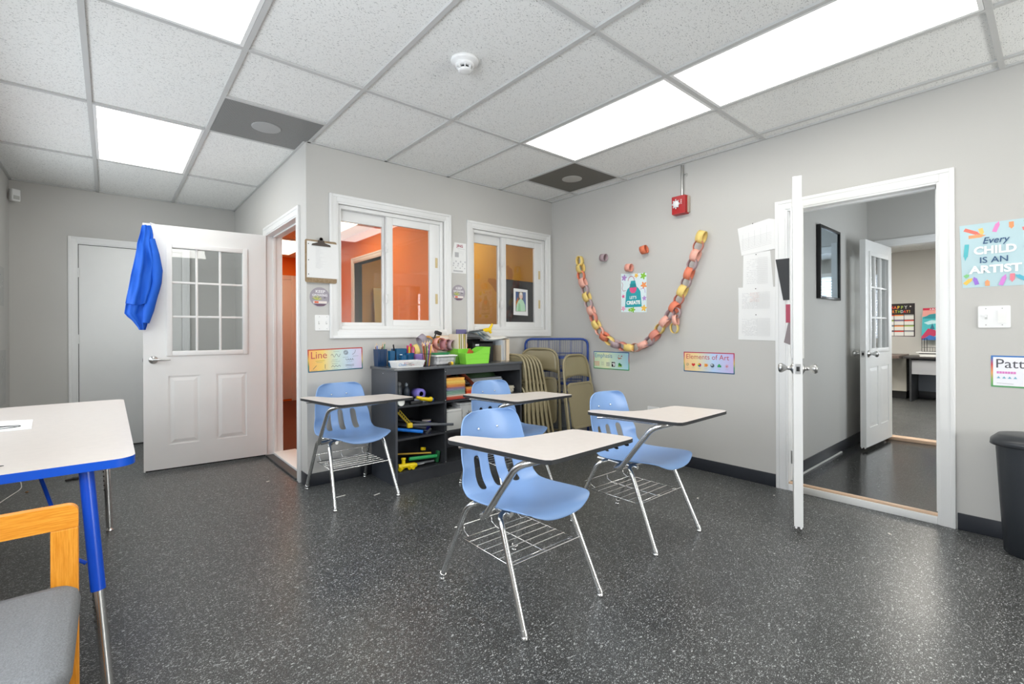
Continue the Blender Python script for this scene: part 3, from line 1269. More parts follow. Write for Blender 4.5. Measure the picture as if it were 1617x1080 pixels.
# office door at the end of the vestibule
door_leaf('door_4', 4, .745, 1.87, (VX - .015, 1.135, VF + .035), PI + R(-3.5), glass=(.10, .645, .86, 1.76),
          panels=((.10, .33, .17, .72), (.415, .645, .17, .72)), handle='knob')
# closed closet door in the far wall
b = MB(M_trim)
cx0, cx1, cz = -.235, .60, 2.025
for (o_, w_, t_) in ((0, .07, .010), (.012, .0585, .014), (.05, .021, .018)):
    b.box((cx0 - o_ - w_, YF - t_, 0), (cx0 - o_, YF, cz + o_ + w_), .002)
    b.box((cx1 + o_, YF - t_, 0), (cx1 + o_ + w_, YF, cz + o_ + w_), .002)
    b.box((cx0 - o_, YF - t_, cz + o_), (cx1 + o_, YF, cz + o_ + w_), .002)
o = struct('door_5', b)
b = MB(M_door)
b.box((cx0 + .005, YF - .006, .012), (cx1 - .004, YF - .0005, cz - .006), .001)
b.build('door_leaf', o)
b = MB(K('#3a3a39'))
b.box((cx0, YF - .003, 0), (cx0 + .004, YF - .0004, cz))
b.box((cx0, YF - .003, cz - .005), (cx1, YF - .0004, cz))
b.box((cx0 + .004, YF - .008, 0), (cx1 - .004, YF - .0004, .010))
b.build('gap_shadow_strip', o)
b = MB(M_trim)
for z in (.3, 1.05, 1.70):
    b.box((cx0 - .004, YF - .016, z), (cx0 + .010, YF - .006, z + .09), .002)
b.build('hinge', o)


# ================================================================== STUDENT DESKS (chair with tablet arm)
def make_desk():
    """local: front feet at y=0 (x=0 and .44), back feet y=.565, chair faces -y"""
    t = thing('student_desk', 'x', 'school desk', (0, 0, 0), 0, 'blue tablet arm school desks')
    # ---- seat shell
    prof = [(-.018, .408), (-.012, .424), (.005, .436), (.04, .442), (.10, .440), (.17, .434), (.24, .428), (.30, .425),
            (.35, .427), (.385, .436), (.412, .453), (.432, .478), (.446, .508), (.456, .540), (.466, .575), (.476, .612),
            (.485, .648), (.493, .684), (.500, .716), (.506, .742), (.511, .760), (.514, .772)]
    half = [.148, .172, .188, .201, .209, .214, .216, .216, .215, .213, .211, .208, .204, .200, .196, .191, .186, .181, .174, .164, .148, .112]
    ts = [-1, -.97, -.88, -.74, -.60, -.42, -.30, -.10, .10, .30, .42, .60, .74, .88, .97, 1]
    # slot columns: three slots
    ts = [-1, -.965, -.88, -.76, -.66, -.55, -.37, -.27, -.18, -.09, .09, .18, .27, .37, .55, .66, .76, .88, .965, 1]
    slots = ((5, 6), (9, 10), (13, 14))
    vs_ = []
    for j, ((y, z), hw) in enumerate(zip(prof, half)):
        s = max(0, min(1, (z - .44) / .12)) if j > 8 else 0
        for k, q in enumerate(ts):
            x = .205 + q * hw
            yy = y - s * .050 * abs(q) ** 2.2            # back wraps forward at the sides
            zz = z + (1 - s) * (.018 * abs(q) ** 2 - (.004 * max(0, abs(q) - .85) / .15) * (j > 3))
            if j < 3:
                zz += (.014, .008, .003)[j] * abs(q) ** 4
                yy += (.020, .014, .006)[j] * abs(q) ** 5
            if 8 < j < 14:
                yy -= .02 * abs(q) ** 2
            vs_.append((x, yy, zz))
    nt_ = len(ts)
    fs = []
    for j in range(len(prof) - 1):
        for k in range(nt_ - 1):
            if 9 <= j <= 13 and any(k == a for a, _ in slots):
                continue
            a = j * nt_ + k
            fs.append((a, a + 1, a + nt_ + 1, a + nt_))
    sh = MB(M_blue_shell)
    sh.add(vs_, fs, True)
    sh.build('seat_shell', t, solid=.007, sub=2)
    # rivets
    for x in (.150, .262):
        rv = MB(M_chrome)
        rv.sphere((x, .482, .688), .0065, 8)
        rv.build('rivet', t)
    # ---- legs: front pair and back pair on each side meet under the seat
    for sx, x0, xt in ((0, 0.0, .018), (1, .44, .405)):
        for fr in (0, 1):
            if fr == 0:
                pts = [(x0, 0, .022), (xt, .150, .372), (xt + (.01 if sx == 0 else -.01), .175, .398), (xt + (.05 if sx == 0 else -.05), .190, .405)]
                pts = [Vector(p) for p in pts]
            else:
                pts = [(x0, .565, .022), (xt, .395, .372), (xt + (.01 if sx == 0 else -.01), .365, .398), (xt + (.05 if sx == 0 else -.05), .350, .405)]
                pts = [Vector(p) for p in pts]
            lg = MB(M_chrome)
            lg.tube(pts, .0125, 12, smooth_path=.05)
            lo = lg.build('leg', t)
            gl = MB(M_chrome)
            d_ = (pts[0] - pts[1]).normalized()
            gl.tube([pts[0] - d_ * .012, pts[0] + d_ * .006], .0145, 12)
            gl.lathe([(.001, 0), (.013, 0), (.0155, .006), (.012, .014), (.006, .018)], 14, (pts[0].x, pts[0].y + d_.y * .006, 0))
            gl.build('glide', lo)
    # ---- under-seat frame
    uf = MB(M_chrome)
    uf.tube([(.062, .19, .405), (.36, .19, .405)], .0115, 10)
    uf.tube([(.062, .35, .405), (.36, .35, .405)], .0115, 10)
    uf.tube([(.068, .15, .404), (.068, .42, .404)], .0115, 10)
    uf.tube([(.355, .15, .404), (.355, .42, .404)], .0115, 10)
    uf.build('seat_frame', t)
    # ---- tablet support: rises from the right hand side of the seat and runs under the tablet
    sp = MB(M_chrome)
    sp.tube([(.068, .26, .398), (-.022, .235, .396), (-.040, .185, .412), (-.040, -.010, .655), (-.010, -.070, .678), (.16, -.075, .680), (.34, -.05, .680)],
            .0135, 12, smooth_path=.055)
    sp.tube([(-.075, .31, .672), (-.055, .27, .676), (-.020, -.02, .680), (.03, -.072, .680)], .008, 8, smooth_path=.03)
    sp.build('tablet_support', t)
    # ---- tablet
    poly = [(-.108, .300), (-.114, .325), (-.104, .352), (-.080, .372), (-.045, .378), (-.010, .352), (.022, .292), (.050, .236), (.090, .196), (.150, .172), (.28, .156)]
    poly += [(.400, .146), (.428, .140), (.440, .124), (.446, .10)]
    poly += [(.490, -.105), (.491, -.130), (.478, -.147), (.455, -.152)]
    poly += [(.02, -.163), (-.012, -.160), (-.028, -.145), (-.036, -.12)]
    tp = MB(M_lam)
    tp.prism(poly, .686, .702, side=M_blackedge, smooth=True)
    to = tp.build('tablet', t, bevel=.002)
    br = MB(M_blackedge)
    br.box((.10, -.10, .680), (.34, .08, .686))
    br.build('tablet_plate', t)
    # ---- book rack
    rk = MB(M_chrome)
    r_ = .0030

    def rod(*p):
        rk.tube(list(p), r_, 6)
    za, zb = .222, .258
    ya, yb_ = .105, .455
    for yy in (ya, yb_):
        xx0, xx1 = .008, .432
    # upper side rails fixed between legs
    rod((.010, .086, zb - .02), (.430, .086, zb - .02))
    rod((.010, .478, zb + .006), (.430, .478, zb + .006))
    rod((.010, .078, .205), (.010, .483, .262)) if False else None
    # lower basket frame
    fr_ = [(.03, .13, za), (.41, .13, za), (.41, .44, za), (.03, .44, za)]
    rk.tube(fr_, r_, 6, closed=True)
    for k in range(1, 6):
        y = .13 + .31 * k / 6
        rod((.03, y, za + .003), (.41, y, za + .003))
    for x in (.22,):
        rod((x, .13, za), (x, .44, za))
    for x in (.06, .22, .38):
        rod((x, .13, za), (x, .088, za + .012), (x, .086, zb - .02))
        rod((x, .44, za), (x, .474, za + .016), (x, .478, zb + .006))
    rk.build('book_rack', t)
    return t


desk = make_desk()
DESK_G = None
desk['label'] = 'blue school desk standing nearest the viewer, in front of the others'
desk.location = (1.166, 1.302, 0)
del desk['group']
dup(desk, (2.111, 1.351, 0), 0, 'blue school desk farthest right, between the front desk and the hall doorway')
dup(desk, (1.091, 3.025, 0), 0, 'blue school desk against the wall corner left of the black bookcase')
dup(desk, (1.985, 2.400, 0), R(-3), 'blue school desk mostly hidden behind the front desk, before the bookcase')

# ================================================================== TABLE at the left
t = thing('activity_table', 'large classroom table with blue edge and adjustable legs at the left', 'table', (0, 0, 0))
tx0, tx1, ty0, ty1, tz = -.695, .065, 2.035, 3.89, .73
tp = MB(M_lam)
tp.prism(rrect(tx0, ty0, tx1, ty1, .055, 8), tz - .028, tz, side=M_blueedge, smooth=True)
tp.build('tabletop', t, bevel=.003)
for (lx, ly, fx, fy, sl_) in ((-.062, 2.10, -.008, 1.99, .55), (-.03, 3.62, -.006, 3.604, .46), (-.57, 2.10, -.61, 1.99, .55), (-.60, 3.60, -.63, 3.62, .46)):
    lg = MB(M_bluepowder)
    top = Vector((lx, ly, tz - .03))
    ft = Vector((fx, fy, 0.0))
    m_ = top.lerp(ft, sl_)
    lg.tube([top, m_], .0195, 16)
    lg.tube([m_, m_.lerp(ft, .005)], .0195, 16)
    lo = lg.build('leg', t)
    cg = MB(M_chrome)
    cg.tube([m_.lerp(top, .02), ft.lerp(top, .03)], .0155, 14)
    cg.lathe([(.001, 0), (.018, 0), (.020, .005), (.010, .012), (.006, .022)], 16, tuple(ft))
    cg.use(K('#30302e'))
    for k in range(5):
        q = m_.lerp(ft, .08 + .07 * k)
        cg.sphere((q.x - .0125, q.y - .006, q.z), .0052, 6)
    o = cg.build('leg_insert', lo)
    o['label'] = 'chrome height insert'
for (a, b_, c_) in (((-.062, 2.09, .39), (-.10, 2.10, .42), (-.20, 2.32, .70)), ((-.57, 2.09, .39), (-.52, 2.11, .42), (-.42, 2.34, .70)),
                    ((-.03, 3.61, .39), (-.08, 3.59, .42), (-.2, 3.35, .70)), ((-.6, 3.61, .39), (-.55, 3.59, .42), (-.42, 3.35, .70))):
    br = MB(M_bluepowder)
    br.tube([a, b_, c_], .006, 8, smooth_path=.02)
    br.build('leg_brace', t)

# paper and pen lying on it
b = MB(M_paper)
b.prism([(-.452, 2.93), (-.262, 2.925), (-.285, 3.24), (-.46, 3.30)], tz + .0005, tz + .0025)
b.use(K('#1c1c1c'))
pts = [(-.362 + .055 * math.cos(a), 3.04 + .035 * math.sin(a), tz + .0030) for a in [2 * PI * k / 24 for k in range(25)]]
b.tube(pts, .0022, 5)
b.tube([(-.41, 3.045, tz + .003), (-.36, 3.06, tz + .003), (-.315, 3.03, tz + .003)], .0015, 5)
tag(b.build('printed_sheet'), 'white sheet printed with a dark oval lying on the blue edged table', 'paper')
b = MB(K('#2a2726', .4))
b.tube([(-.42, 2.135, tz + .0045), (-.295, 2.148, tz + .0045), (-.255, 2.16, tz + .003)], [.0045, .0045, .001], 8)
tag(b.build('dark_pen'), 'dark pen tip at the near left edge of the table', 'pen')
# white cable on the floor
b = MB(K('#d8d8d4', .5))
b.tube([(-.69, 4.35, .004), (-.60, 4.55, .004), (-.55, 4.78, .004), (-.50, 5.0, .004), (-.53, 5.25, .004), (-.62, 5.5, .004), (-.60, 5.8, .004), (-.50, 6.0, .004), (-.40, 6.2, .03), (-.395, 6.235, .25)],
       .0035, 6, smooth_path=.08)
tag(b.build('white_cable'), 'thin white cable running over the floor under the table', 'cable')
b = MB(K('#7a5a3a', .8))
b.sphere((-.46, 4.86, .006), .010, 8, (1, 1.3, .5))
tag(b.build('crumb'), 'small brown crumb on the floor beside the white cable', 'debris')
b = MB(K('#222222', .5))
b.obox((-.245, 5.04, .008), (.025, .010, .007), (0, 0, .5), .003)
b.obox((-.21, 5.05, .010), (.02, .02, .008), (0, 0, .1), .004)
tag(b.build('black_clip'), 'small black clip lying on the floor under the far table edge', 'clip')

# ================================================================== OAK CHAIR bottom left
t = thing('oak_chair', 'oak framed chair with grey fabric seat at the lower left corner', 'chair', (0, 0, 0))
cz_ = .445
x1c, x0c, yb, yf = -.068, -.60, 1.775, 1.27
b = MB(M_oak)
b.M = Matrix.Translation((0, yb, 0)) @ Matrix.Rotation(PI / 2, 4, 'X')      # local xy -> world xz
out = rrect(x0c, .615, x1c, .678, (.004, .004, .022, .022), 5)
b.prism(out, -.013, .013)
b.build('top_rail', t, bevel=.004)
for (a0, a1) in ((x1c - .056, x1c), (x0c, x0c + .056)):
    b = MB(M_oakv)
    b.box((a0, yb - .013, 0), (a1, yb + .013, .6145))
    b.build('back_post', t, bevel=.003)
b = MB(M_oak)
b.box((x0c + .056, yb - .012, .38), (x1c - .056, yb + .012, .425))
b.box((x0c + .03, yf + .03, .38), (x1c - .03, yf + .052, .425))
for xx in (x1c - .045, x0c + .02):
    b.box((xx, yf + .052, .38), (xx + .025, yb - .013, .425))
b.build('seat_rail', t, bevel=.002)
for xx in (x1c - .05, x0c + .005):
    b = MB(M_oakv)
    b.box((xx, yf + .01, 0), (xx + .045, yf + .05, .38))
    b.build('front_leg', t, bevel=.003)
# upholstered seat
rings = []
for (z, ins) in ((.426, .012), (.430, .002), (.445, -.003), (.462, .002), (.472, .014), (.476, .05)):
    rings.append([(p[0], p[1], z + (.004 if ins > .04 else 0)) for p in rrect(x0c + ins, yf + ins, x1c + .004 - ins, yb - .018 - ins, max(.012, .055 - ins), 6)])
b = MB(M_felt)
b.loft(rings)
o = b.build('seat_cushion', t)
o['label'] = 'grey woven seat cushion'

# ================================================================== JACKET on the door corner
rows = [(20, 210, 296), (30, 205, 300), (60, 198, 308), (100, 190, 315), (150, 175, 316), (200, 160, 325), (250, 156, 342), (300, 147, 357), (350, 136, 374), (400, 125, 385), (450, 112, 383),
        (500, 100, 379), (550, 92, 380), (600, 82, 380), (650, 72, 366), (700, 60, 345), (745, 52, 334), (765, 48, 330)]


def jrow(yv, xa, xb, d=4.79):
    """outline row measured on the hanging garment -> metres in the door plane"""
    sc = 1 / 6.0 / 742
    f_ = math.radians(40.55)
    out_ = []
    for xx in (xa, xb):
        u = 190 + xx / 6.0
        r_ = (u - 808.5) / 742
        dx = math.sin(f_) + r_ * math.cos(f_)
        dy = math.cos(f_) - r_ * math.sin(f_)
        out_.append((d * dx / dy, d / dy))
    v_ = 350 + yv / 6.0
    z = 1.145 + (524 - v_ - .6) / 742 * (out_[0][1] + out_[1][1]) / 2
    return out_[0][0], out_[1][0], z


t = thing('blue_jacket', 'royal blue jacket hanging from the top corner of the open white door', 'jacket', (0, 0, 0))
b = MB(M_cloth)
rings = []
n = 48
for i, (yv, xa, xb) in enumerate(rows):
    a, c_, z = jrow(yv, xa, xb)
    f_ = i / (len(rows) - 1)
    ring = []
    cx_, hw = (a + c_) / 2, (c_ - a) / 2
    for k in range(n):
        an = 2 * PI * k / n
        u = math.cos(an)
        fold = .017 * (.3 + f_) * math.sin(u * 9 + 1.2 + f_ * 1.5) + .007 * math.sin(u * 6 + z * 19) + .008 * noise.noise(Vector((u * 3.5, z * 9, 4))) + .010 * math.sin(u * 17 + 3 + f_ * 3) * f_ + .006 * noise.noise(Vector((u * 2, z * 5, 1)))
        th_ = .030 + .010 * f_
        ring.append((cx_ + hw * u, 4.775 + (-th_ * abs(math.sin(an)) ** .7 * 1 if math.sin(an) > 0 else th_ * .5 * abs(math.sin(an)) ** .7) + (fold if math.sin(an) > 0 else 0), z + .006 * math.sin(u * 5) * f_))
    rings.append(ring)
b.loft(rings)
b.build('jacket_body', t)
rows2 = [(640, 70, 350), (700, 66, 343), (770, 50, 330), (820, 42, 312), (850, 38, 300), (880, 66, 288), (915, 110, 272), (950, 140, 258), (985, 168, 246), (1005, 178, 240)]
rings = []
for i, (yv, xa, xb) in enumerate(rows2):
    a, c_, z = jrow(yv, xa, xb)
    cx_, hw = (a + c_) / 2, (c_ - a) / 2 * .995
    ring = []
    for k in range(n):
        an = 2 * PI * k / n
        u = math.cos(an)
        fold = .010 * math.sin(u * 7 + i * .35) + .006 * math.sin(u * 15 + 2)
        th_ = .026
        ring.append((cx_ + hw * u, 4.787 + (-th_ * abs(math.sin(an)) ** .7 if math.sin(an) > 0 else th_ * .4 * abs(math.sin(an)) ** .7) + (fold if math.sin(an) > 0 else 0), z))
    rings.append(ring)
b = MB(M_cloth)
b.loft(rings)
b.build('jacket_lining', t)
# sleeve on the right side
b = MB(M_cloth)
sp_ = [jrow(q[0], q[1], q[1]) for q in ((150, 300), (300, 330), (450, 350), (560, 345), (700, 300), (820, 265), (940, 240))]
b.tube([(p[0], 4.745, p[2]) for p in sp_], [.02, .030, .036, .032, .034, .036, .022], 16)
b.build('sleeve', t)
b = MB(M_white)
hk = jrow(25, 320, 320)
b.box((hk[0] - .015, 4.84, 2.0455), (hk[0] + .008, 4.905, 2.049))
b.box((hk[0] - .015, 4.835, 2.00), (hk[0] + .004, 4.839, 2.049))
b.tube([(hk[0] - .019, 4.83, 2.03), (hk[0] - .019, 4.80, 2.025), (hk[0] - .019, 4.79, 2.045)], .004, 8)
tag(b.build('over_door_hook'), 'white hook over the top edge of the open door holding the jacket', 'hook')


# ================================================================== BOOKCASE
BX0, BX1, BY0, BY1, BZ = 1.600, 2.850, 3.200, 3.615, .876
DX = 2.035
t = thing('bookcase', 'low black bookcase with open shelves under the two windows', 'bookcase', (0, 0, 0))


def part(name, mb, parent, **k):
    return mb.build(name, parent, **k)


M_bktop = mat('black_melamine_top_sheen', '#54575b', rough=0.22, var=.05)  # lighter copy of the black melamine, sheen put into the colour
M_apron = mat('grey_melamine_apron', '#44464a', rough=0.3, var=.05)
b = MB(M_bktop); b.box((BX0 - .012, BY0 - .006, BZ - .020), (BX1 + .006, BY1, BZ), .003); part('top_panel', b, t)
M_bkside = mat('black_melamine_blue_sheen', (0.060, 0.066, 0.080), rough=0.28, var=.1, spec=0.9)  # black melamine lightened, bluish reflection put into the base colour
b = MB(M_bkside); b.box((BX0, BY0, 0), (BX0 + .018, BY1, BZ - .020)); part('side_panel', b, t)
b = MB(M_blackmel); b.box((BX1 - .018, BY0, 0), (BX1, BY1, BZ - .020)); part('side_panel', b, t)
b = MB(M_blackmel); b.box((DX - .009, BY0, .085), (DX + .009, BY1 - .006, BZ - .020)); part('divider', b, t)
b = MB(M_blackmel); b.box((BX0 + .018, BY1 - .006, 0), (BX1 - .018, BY1, BZ - .020)); part('back_panel', b, t)
for z in (.085, .335, .580):
    b = MB(M_blackmel); b.box((BX0 + .018, BY0 + .004, z), (DX - .009, BY1 - .006, z + .016)); part('shelf', b, t)
for z in (.085, .335, .580):
    b = MB(M_blackmel); b.box((DX + .009, BY0 + .004, z), (BX1 - .018, BY1 - .006, z + .016)); part('shelf', b, t)
b = MB(M_blackmel); b.box((BX0 + .018, BY0 + .012, 0), (BX1 - .018, BY0 + .028, .085)); part('kick_board', b, t)
b = MB(M_apron); b.box((DX + .009, BY0 + .002, BZ - .075), (BX1 - .018, BY0 + .018, BZ - .020)); part('apron', b, t)
b = MB(M_chrome)
for p in ((BX0 - .0005, BY0 + .20, BZ - .045),):
    b.sphere(p, .004, 6)
for z in (.83, .60, .35, .11):
    b.sphere((DX, BY0 - .001, z), .004, 6)
part('screw', b, t)

# ---------------- things inside the left column
z1_, z2_, z3_ = .597, .352, .102


def bottle(x, y, z, h, r, col, label, capc='#8a8d90'):
    t = thing('paint_bottle', label, 'bottle', (x, y, z), 0, 'plastic bottles on the upper left shelf')
    b = MB(mat('bottle_' + col.strip('#'), col, rough=.3))
    b.lathe([(.001, 0), (r, 0), (r, h * .62), (r * .75, h * .74), (r * .38, h * .80), (r * .36, h * .84)], 16)
    b.build('body', t)
    b = MB(mat('cap_' + capc.strip('#'), capc, rough=.4))
    b.lathe([(r * .46, h * .82), (r * .46, h * .93), (r * .16, h * .96), (r * .10, h), (.001, h)], 12)
    b.build('cap', t)


bottle(1.672, 3.40, z1_, .155, .024, '#4c5054', 'dark grey squeeze bottle leftmost on the upper left shelf')
bottle(1.708, 3.36, z1_, .165, .025, '#565b60', 'grey squeeze bottle second from the left on the upper shelf')
bottle(1.750, 3.42, z1_, .155, .024, '#5a6068', 'grey squeeze bottle behind, third from the left on the upper shelf')
bottle(1.785, 3.38, z1_, .150, .026, '#3d4550', 'dark bottle with pale cap beside the purple roll', '#9aa3ad')
b = MB(mat('lilac_ribbon', '#7f74c8', rough=.5))
b.lathe([(.018, -.05), (.040, -.05), (.040, .05), (.018, .05), (.018, -.05)], 24, (1.868, 3.34, z1_ + .062), 'Y')
b.lathe([(.006, -.048), (.014, -.048), (.014, .048), (.006, .048), (.006, -.048)], 18, (1.868, 3.34, z1_ + .062), 'Y')
tag(b.build('ribbon_roll'), 'lilac roll of ribbon on the upper left shelf', 'roll')
b = MB(K('#dfe6ee'))
b.obox((1.895, 3.30, z1_ + .012), (.060, .045, .012), (0, 0, .25), .004)
b.use(K('#1c66c8'))
b.obox((1.93, 3.27, z1_ + .013), (.020, .030, .0125), (0, 0, .25), .004)
tag(b.build('small_package'), 'small blue and white packet under the lilac roll', 'packet')
t = thing('toy_tool', 'yellow plastic tool piece at the front of the upper shelf', 'toy', (1.85, 3.235, z1_))
b = MB(K('#f0cf10', .4))
b.tube([(-.05, .01, .045), (0, 0, .030), (.055, -.010, .020)], [.012, .014, .016], 12)
b.build('body', t)
b = MB(K('#f0cf10', .4))
b.sphere((.062, -.012, .022), .020, 10)
b.tube([(-.01, 0, .03), (-.01, 0, .005)], .008, 8)
b.build('knob', t)
b = MB(K('#1c1d20', .4))
b.obox((1.79, 3.235, z1_ + .010), (.05, .02, .010), (0, 0, -.1), .003)
tag(b.build('black_clamp'), 'black plastic piece beside the yellow tool piece', 'tool')
t = thing('cardboard_tube', 'short green tube with white end at left front of the upper shelf', 'tube', (1.645, 3.235, z1_ + .027), 0)
b = MB(K('#63b08f', .4))
b.lathe([(.0265, -.034), (.0265, .08)], 20, (0, 0, 0), 'Y')
b.build('sleeve', t)
b = MB(K('#e8eae6', .4))
b.lathe([(.001, -.038), (.022, -.038), (.0245, -.044), (.0272, -.044), (.0272, -.0335)], 20, (0, 0, 0), 'Y')
b.build('end_cap', t)


def rod_thing(name, a, b_, r, col, label, cat='pipe', group=None, hollow=True):
    m_ = MB(K(col, .35))
    a, b_ = Vector(a), Vector(b_)
    m_.tube([a, b_], r, 14, caps=not hollow)
    if hollow:
        d = (b_ - a).normalized()
        m_.tube([a + d * .0005, b_ - d * .0005], r * .72, 14, caps=False)
        m_.tube([b_ - d * .0006, b_], [r * .72, r], 14, caps=False)
        # dark disc inside the open end, painting the shade of the bore
        m_.use(K('#111214'))
        m_.tube([b_ - d * .02, b_ - d * .019], r * .70, 12)
    tag(m_.build(name), label, cat, group)


gp = 'plastic pipes on the middle left shelf'
rod_thing('plastic_pipe', (1.63, 3.30, .412), (1.83, 3.205, .378), .013, '#1d78d8', 'bright blue pipe lowest on the middle shelf', group=gp)
rod_thing('plastic_pipe', (1.65, 3.37, .402), (1.855, 3.24, .372), .012, '#1a6cc8', 'bright blue pipe behind the first blue one', group=gp)
rod_thing('plastic_pipe', (1.63, 3.40, .440), (1.87, 3.23, .398), .012, '#3a3c40', 'dark grey pipe resting above the blue pipes', group=gp)
rod_thing('plastic_pipe', (1.66, 3.46, .440), (1.90, 3.27, .388), .011, '#54575c', 'mid grey pipe with open end over the shelf', group=gp)
rod_thing('plastic_pipe', (1.64, 3.50, .465), (1.99, 3.25, .410), .010, '#45484c', 'long grey pipe at the back of the middle shelf', group=gp)
b = MB(K('#5a5d62', .35))
b.tube([(1.74, 3.24, .436), (1.90, 3.20, .425), (2.075, 3.150, .412)], [.011, .011, .010], 14)
tag(b.build('long_grey_pipe'), 'long grey pipe sticking out past the divider', 'pipe', gp)
b = MB(K('#4a4d52', .35))
b.tube([(1.875, 3.225, .355), (1.90, 3.20, .395)], .010, 12)
tag(b.build('pipe_elbow'), 'short upright grey pipe piece at the shelf edge', 'pipe')
b = MB(K('#eac81c', .4))
b.obox((1.735, 3.235, .436), (.020, .018, .018), (0, 0, -.2), .005)
b.use(K('#a99222', .5))
for k in range(7):
    a = Vector((1.635 + .014 * k, 3.24, .548 - .0155 * k))
    c_ = Vector((1.655 + .014 * k, 3.24, .556 - .0155 * k))
    b.tube([a, c_ + Vector((.0, 0, -.02))], .0028, 5)
    b.tube([c_, a + Vector((.014, 0, -.0155))], .0028, 5)
b.tube([(1.632, 3.24, .545), (1.725, 3.24, .445)], .0035, 6)
b.tube([(1.655, 3.24, .560), (1.745, 3.24, .455)], .0035, 6)
tag(b.build('crane_boom'), 'yellow lattice toy boom hanging over the middle shelf', 'toy')
t = thing('tape_spool', 'blue spool with pale rim at the back of the middle shelf', 'spool', (1.955, 3.36, z2_))
b = MB(K('#2a2c98', .4)); b.lathe([(.001, 0.004), (.034, .004), (.034, .075), (.001, .075)], 22); b.build('core', t)
b = MB(K('#e6d9d2', .5)); b.lathe([(.001, .075), (.038, .075), (.038, .082), (.012, .082)], 22); b.build('rim', t)
b = MB(K('#d9d9d9', .5)); b.lathe([(.001, 0), (.036, 0), (.036, .004)], 22); b.build('base_rim', t)
b = MB(K('#101113', .5))
b.sphere((1.80, 3.46, z2_ + .035), .045, 10, (1.4, 1, .75)); b.sphere((1.87, 3.48, z2_ + .05), .045, 10, (1, 1, .9))
tag(b.build('black_pouch'), 'black lumpy pouch in shade at the back of the middle shelf', 'pouch')
# bottom shelf
gp = 'plastic pipes on the bottom left shelf'
rod_thing('plastic_pipe', (1.74, 3.25, .175), (1.965, 3.225, .165), .014, '#27a45a', 'bright green pipe on the bottom shelf', group=gp)
rod_thing('plastic_pipe', (1.70, 3.26, .128), (1.945, 3.235, .128), .008, '#6a6d70', 'thin grey pipe under the green one', group=gp)
b = MB(K('#caa43a', .5))
b.tube([(1.64, 3.36, .205), (1.935, 3.26, .188)], .007, 10)
tag(b.build('wooden_dowel'), 'long yellow brown dowel above the green pipe', 'dowel')
b = MB(K('#f0cf10', .4))
b.obox((1.90, 3.32, .214), (.020, .012, .012), (0, .2, .4), .004)
tag(b.build('yellow_block'), 'small yellow block on the end of the dowel', 'toy')
b = MB(K('#1f6a3c', .5))
b.obox((1.993, 3.26, .150), (.012, .018, .045), (0, .2, 0), .006)
tag(b.build('green_block'), 'dark green piece beside the divider on the bottom shelf', 'toy')
t = thing('pipe_fittings', 'cluster of bright yellow pipe fittings at left on the bottom shelf', 'pipe fittings', (1.685, 3.24, z3_))
b = MB(K('#f2d40c', .35))
b.tube([(-.045, .0, .035), (.085, -.015, .030)], .017, 14)
b.tube([(0, 0, .035), (0, 0, .085)], .014, 14)
b.lathe([(.0145, .078), (.0175, .080), (.0175, .092), (.010, .092)], 16)
b.build('tee_joint', t)
b = MB(K('#f2d40c', .35))
b.tube([(.03, -.03, .018), (.10, -.01, .026)], .016, 14)
b.tube([(-.04, -.02, .016), (.02, .03, .018)], .016, 14)
b.tube([(.06, -.02, .020), (.06, -.045, .016)], .014, 12)
b.build('elbow_joint', t)
b = MB(K('#bdbfc0', .4))
b.tube([(1.80, 3.25, .118), (1.86, 3.235, .124)], .004, 6)
tag(b.build('thin_wire'), 'pale wire lying beside the yellow fittings', 'wire')

# right column: papers
cols = ['#c0483a', '#d86a50', '#e2c8b8', '#9fb8a8', '#86a894', '#7fa092', '#8c8aa8', '#a07a90', '#e08a50', '#f0a050', '#f2c060', '#f4cf6a', '#f0bc58', '#e8a850']
for i, c_ in enumerate(cols):
    b = MB(K(c_, .8))
    dx_ = random.uniform(-.004, .004)
    b.obox((2.148 + dx_ - .0008 * i, 3.285, .5965 + .0065 + i * .0125), (.092, .075, .0060), (0, 0, random.uniform(-.03, .03)), .003)
    tag(b.build('paper_pack'), 'folded %s paper bundle, number %s from the bottom of the taller stack' % (
        ['dark red', 'salmon', 'cream', 'sage', 'green', 'teal green', 'grey violet', 'mauve', 'orange', 'light orange', 'yellow', 'pale yellow', 'gold', 'tan'][i],
        ['one', 'two', 'three', 'four', 'five', 'six', 'seven', 'eight', 'nine', 'ten', 'eleven', 'twelve', 'thirteen', 'fourteen'][i]), 'paper', 'coloured papers in the taller stack')
for i, c_ in enumerate(['#c83a20', '#e04a28', '#e86a38', '#d84828', '#f08040', '#e0a050']):
    b = MB(K(c_, .8))
    b.obox((2.325, 3.30, .5965 + .007 + i * .0142), (.075, .07, .0068), (0, 0, .1 + random.uniform(-.04, .04)), .003)
    tag(b.build('paper_pack'), '%s paper bundle in the lower orange stack' % ['dark red', 'scarlet', 'light orange', 'brick red', 'bright orange', 'tan'][i], 'paper', 'orange papers in the lower stack')
b = MB(K('#7a3a28', .6))
pts = []
rings_a = []
for k in range(12):
    q = k / 11
    x = 2.06 + .30 * q
    z = .79 + .018 * math.sin(q * PI * 1.1) - (.095 * max(0, q - .55) / .45) ** 1.0
    rings_a.append((x, z))
for k in range(11):
    (xa, za), (xb, zb) = rings_a[k], rings_a[k + 1]
    b.add([(xa, 3.22, za), (xb, 3.22, zb), (xb, 3.36, zb), (xa, 3.36, za), (xa, 3.22, za + .003), (xb, 3.22, zb + .003), (xb, 3.36, zb + .003), (xa, 3.36, za + .003)],
          [(0, 3, 2, 1), (4, 5, 6, 7), (0, 1, 5, 4), (2, 3, 7, 6)], True)
tag(b.build('curved_sheet'), 'brown curved sheet draped over both paper stacks', 'paper')
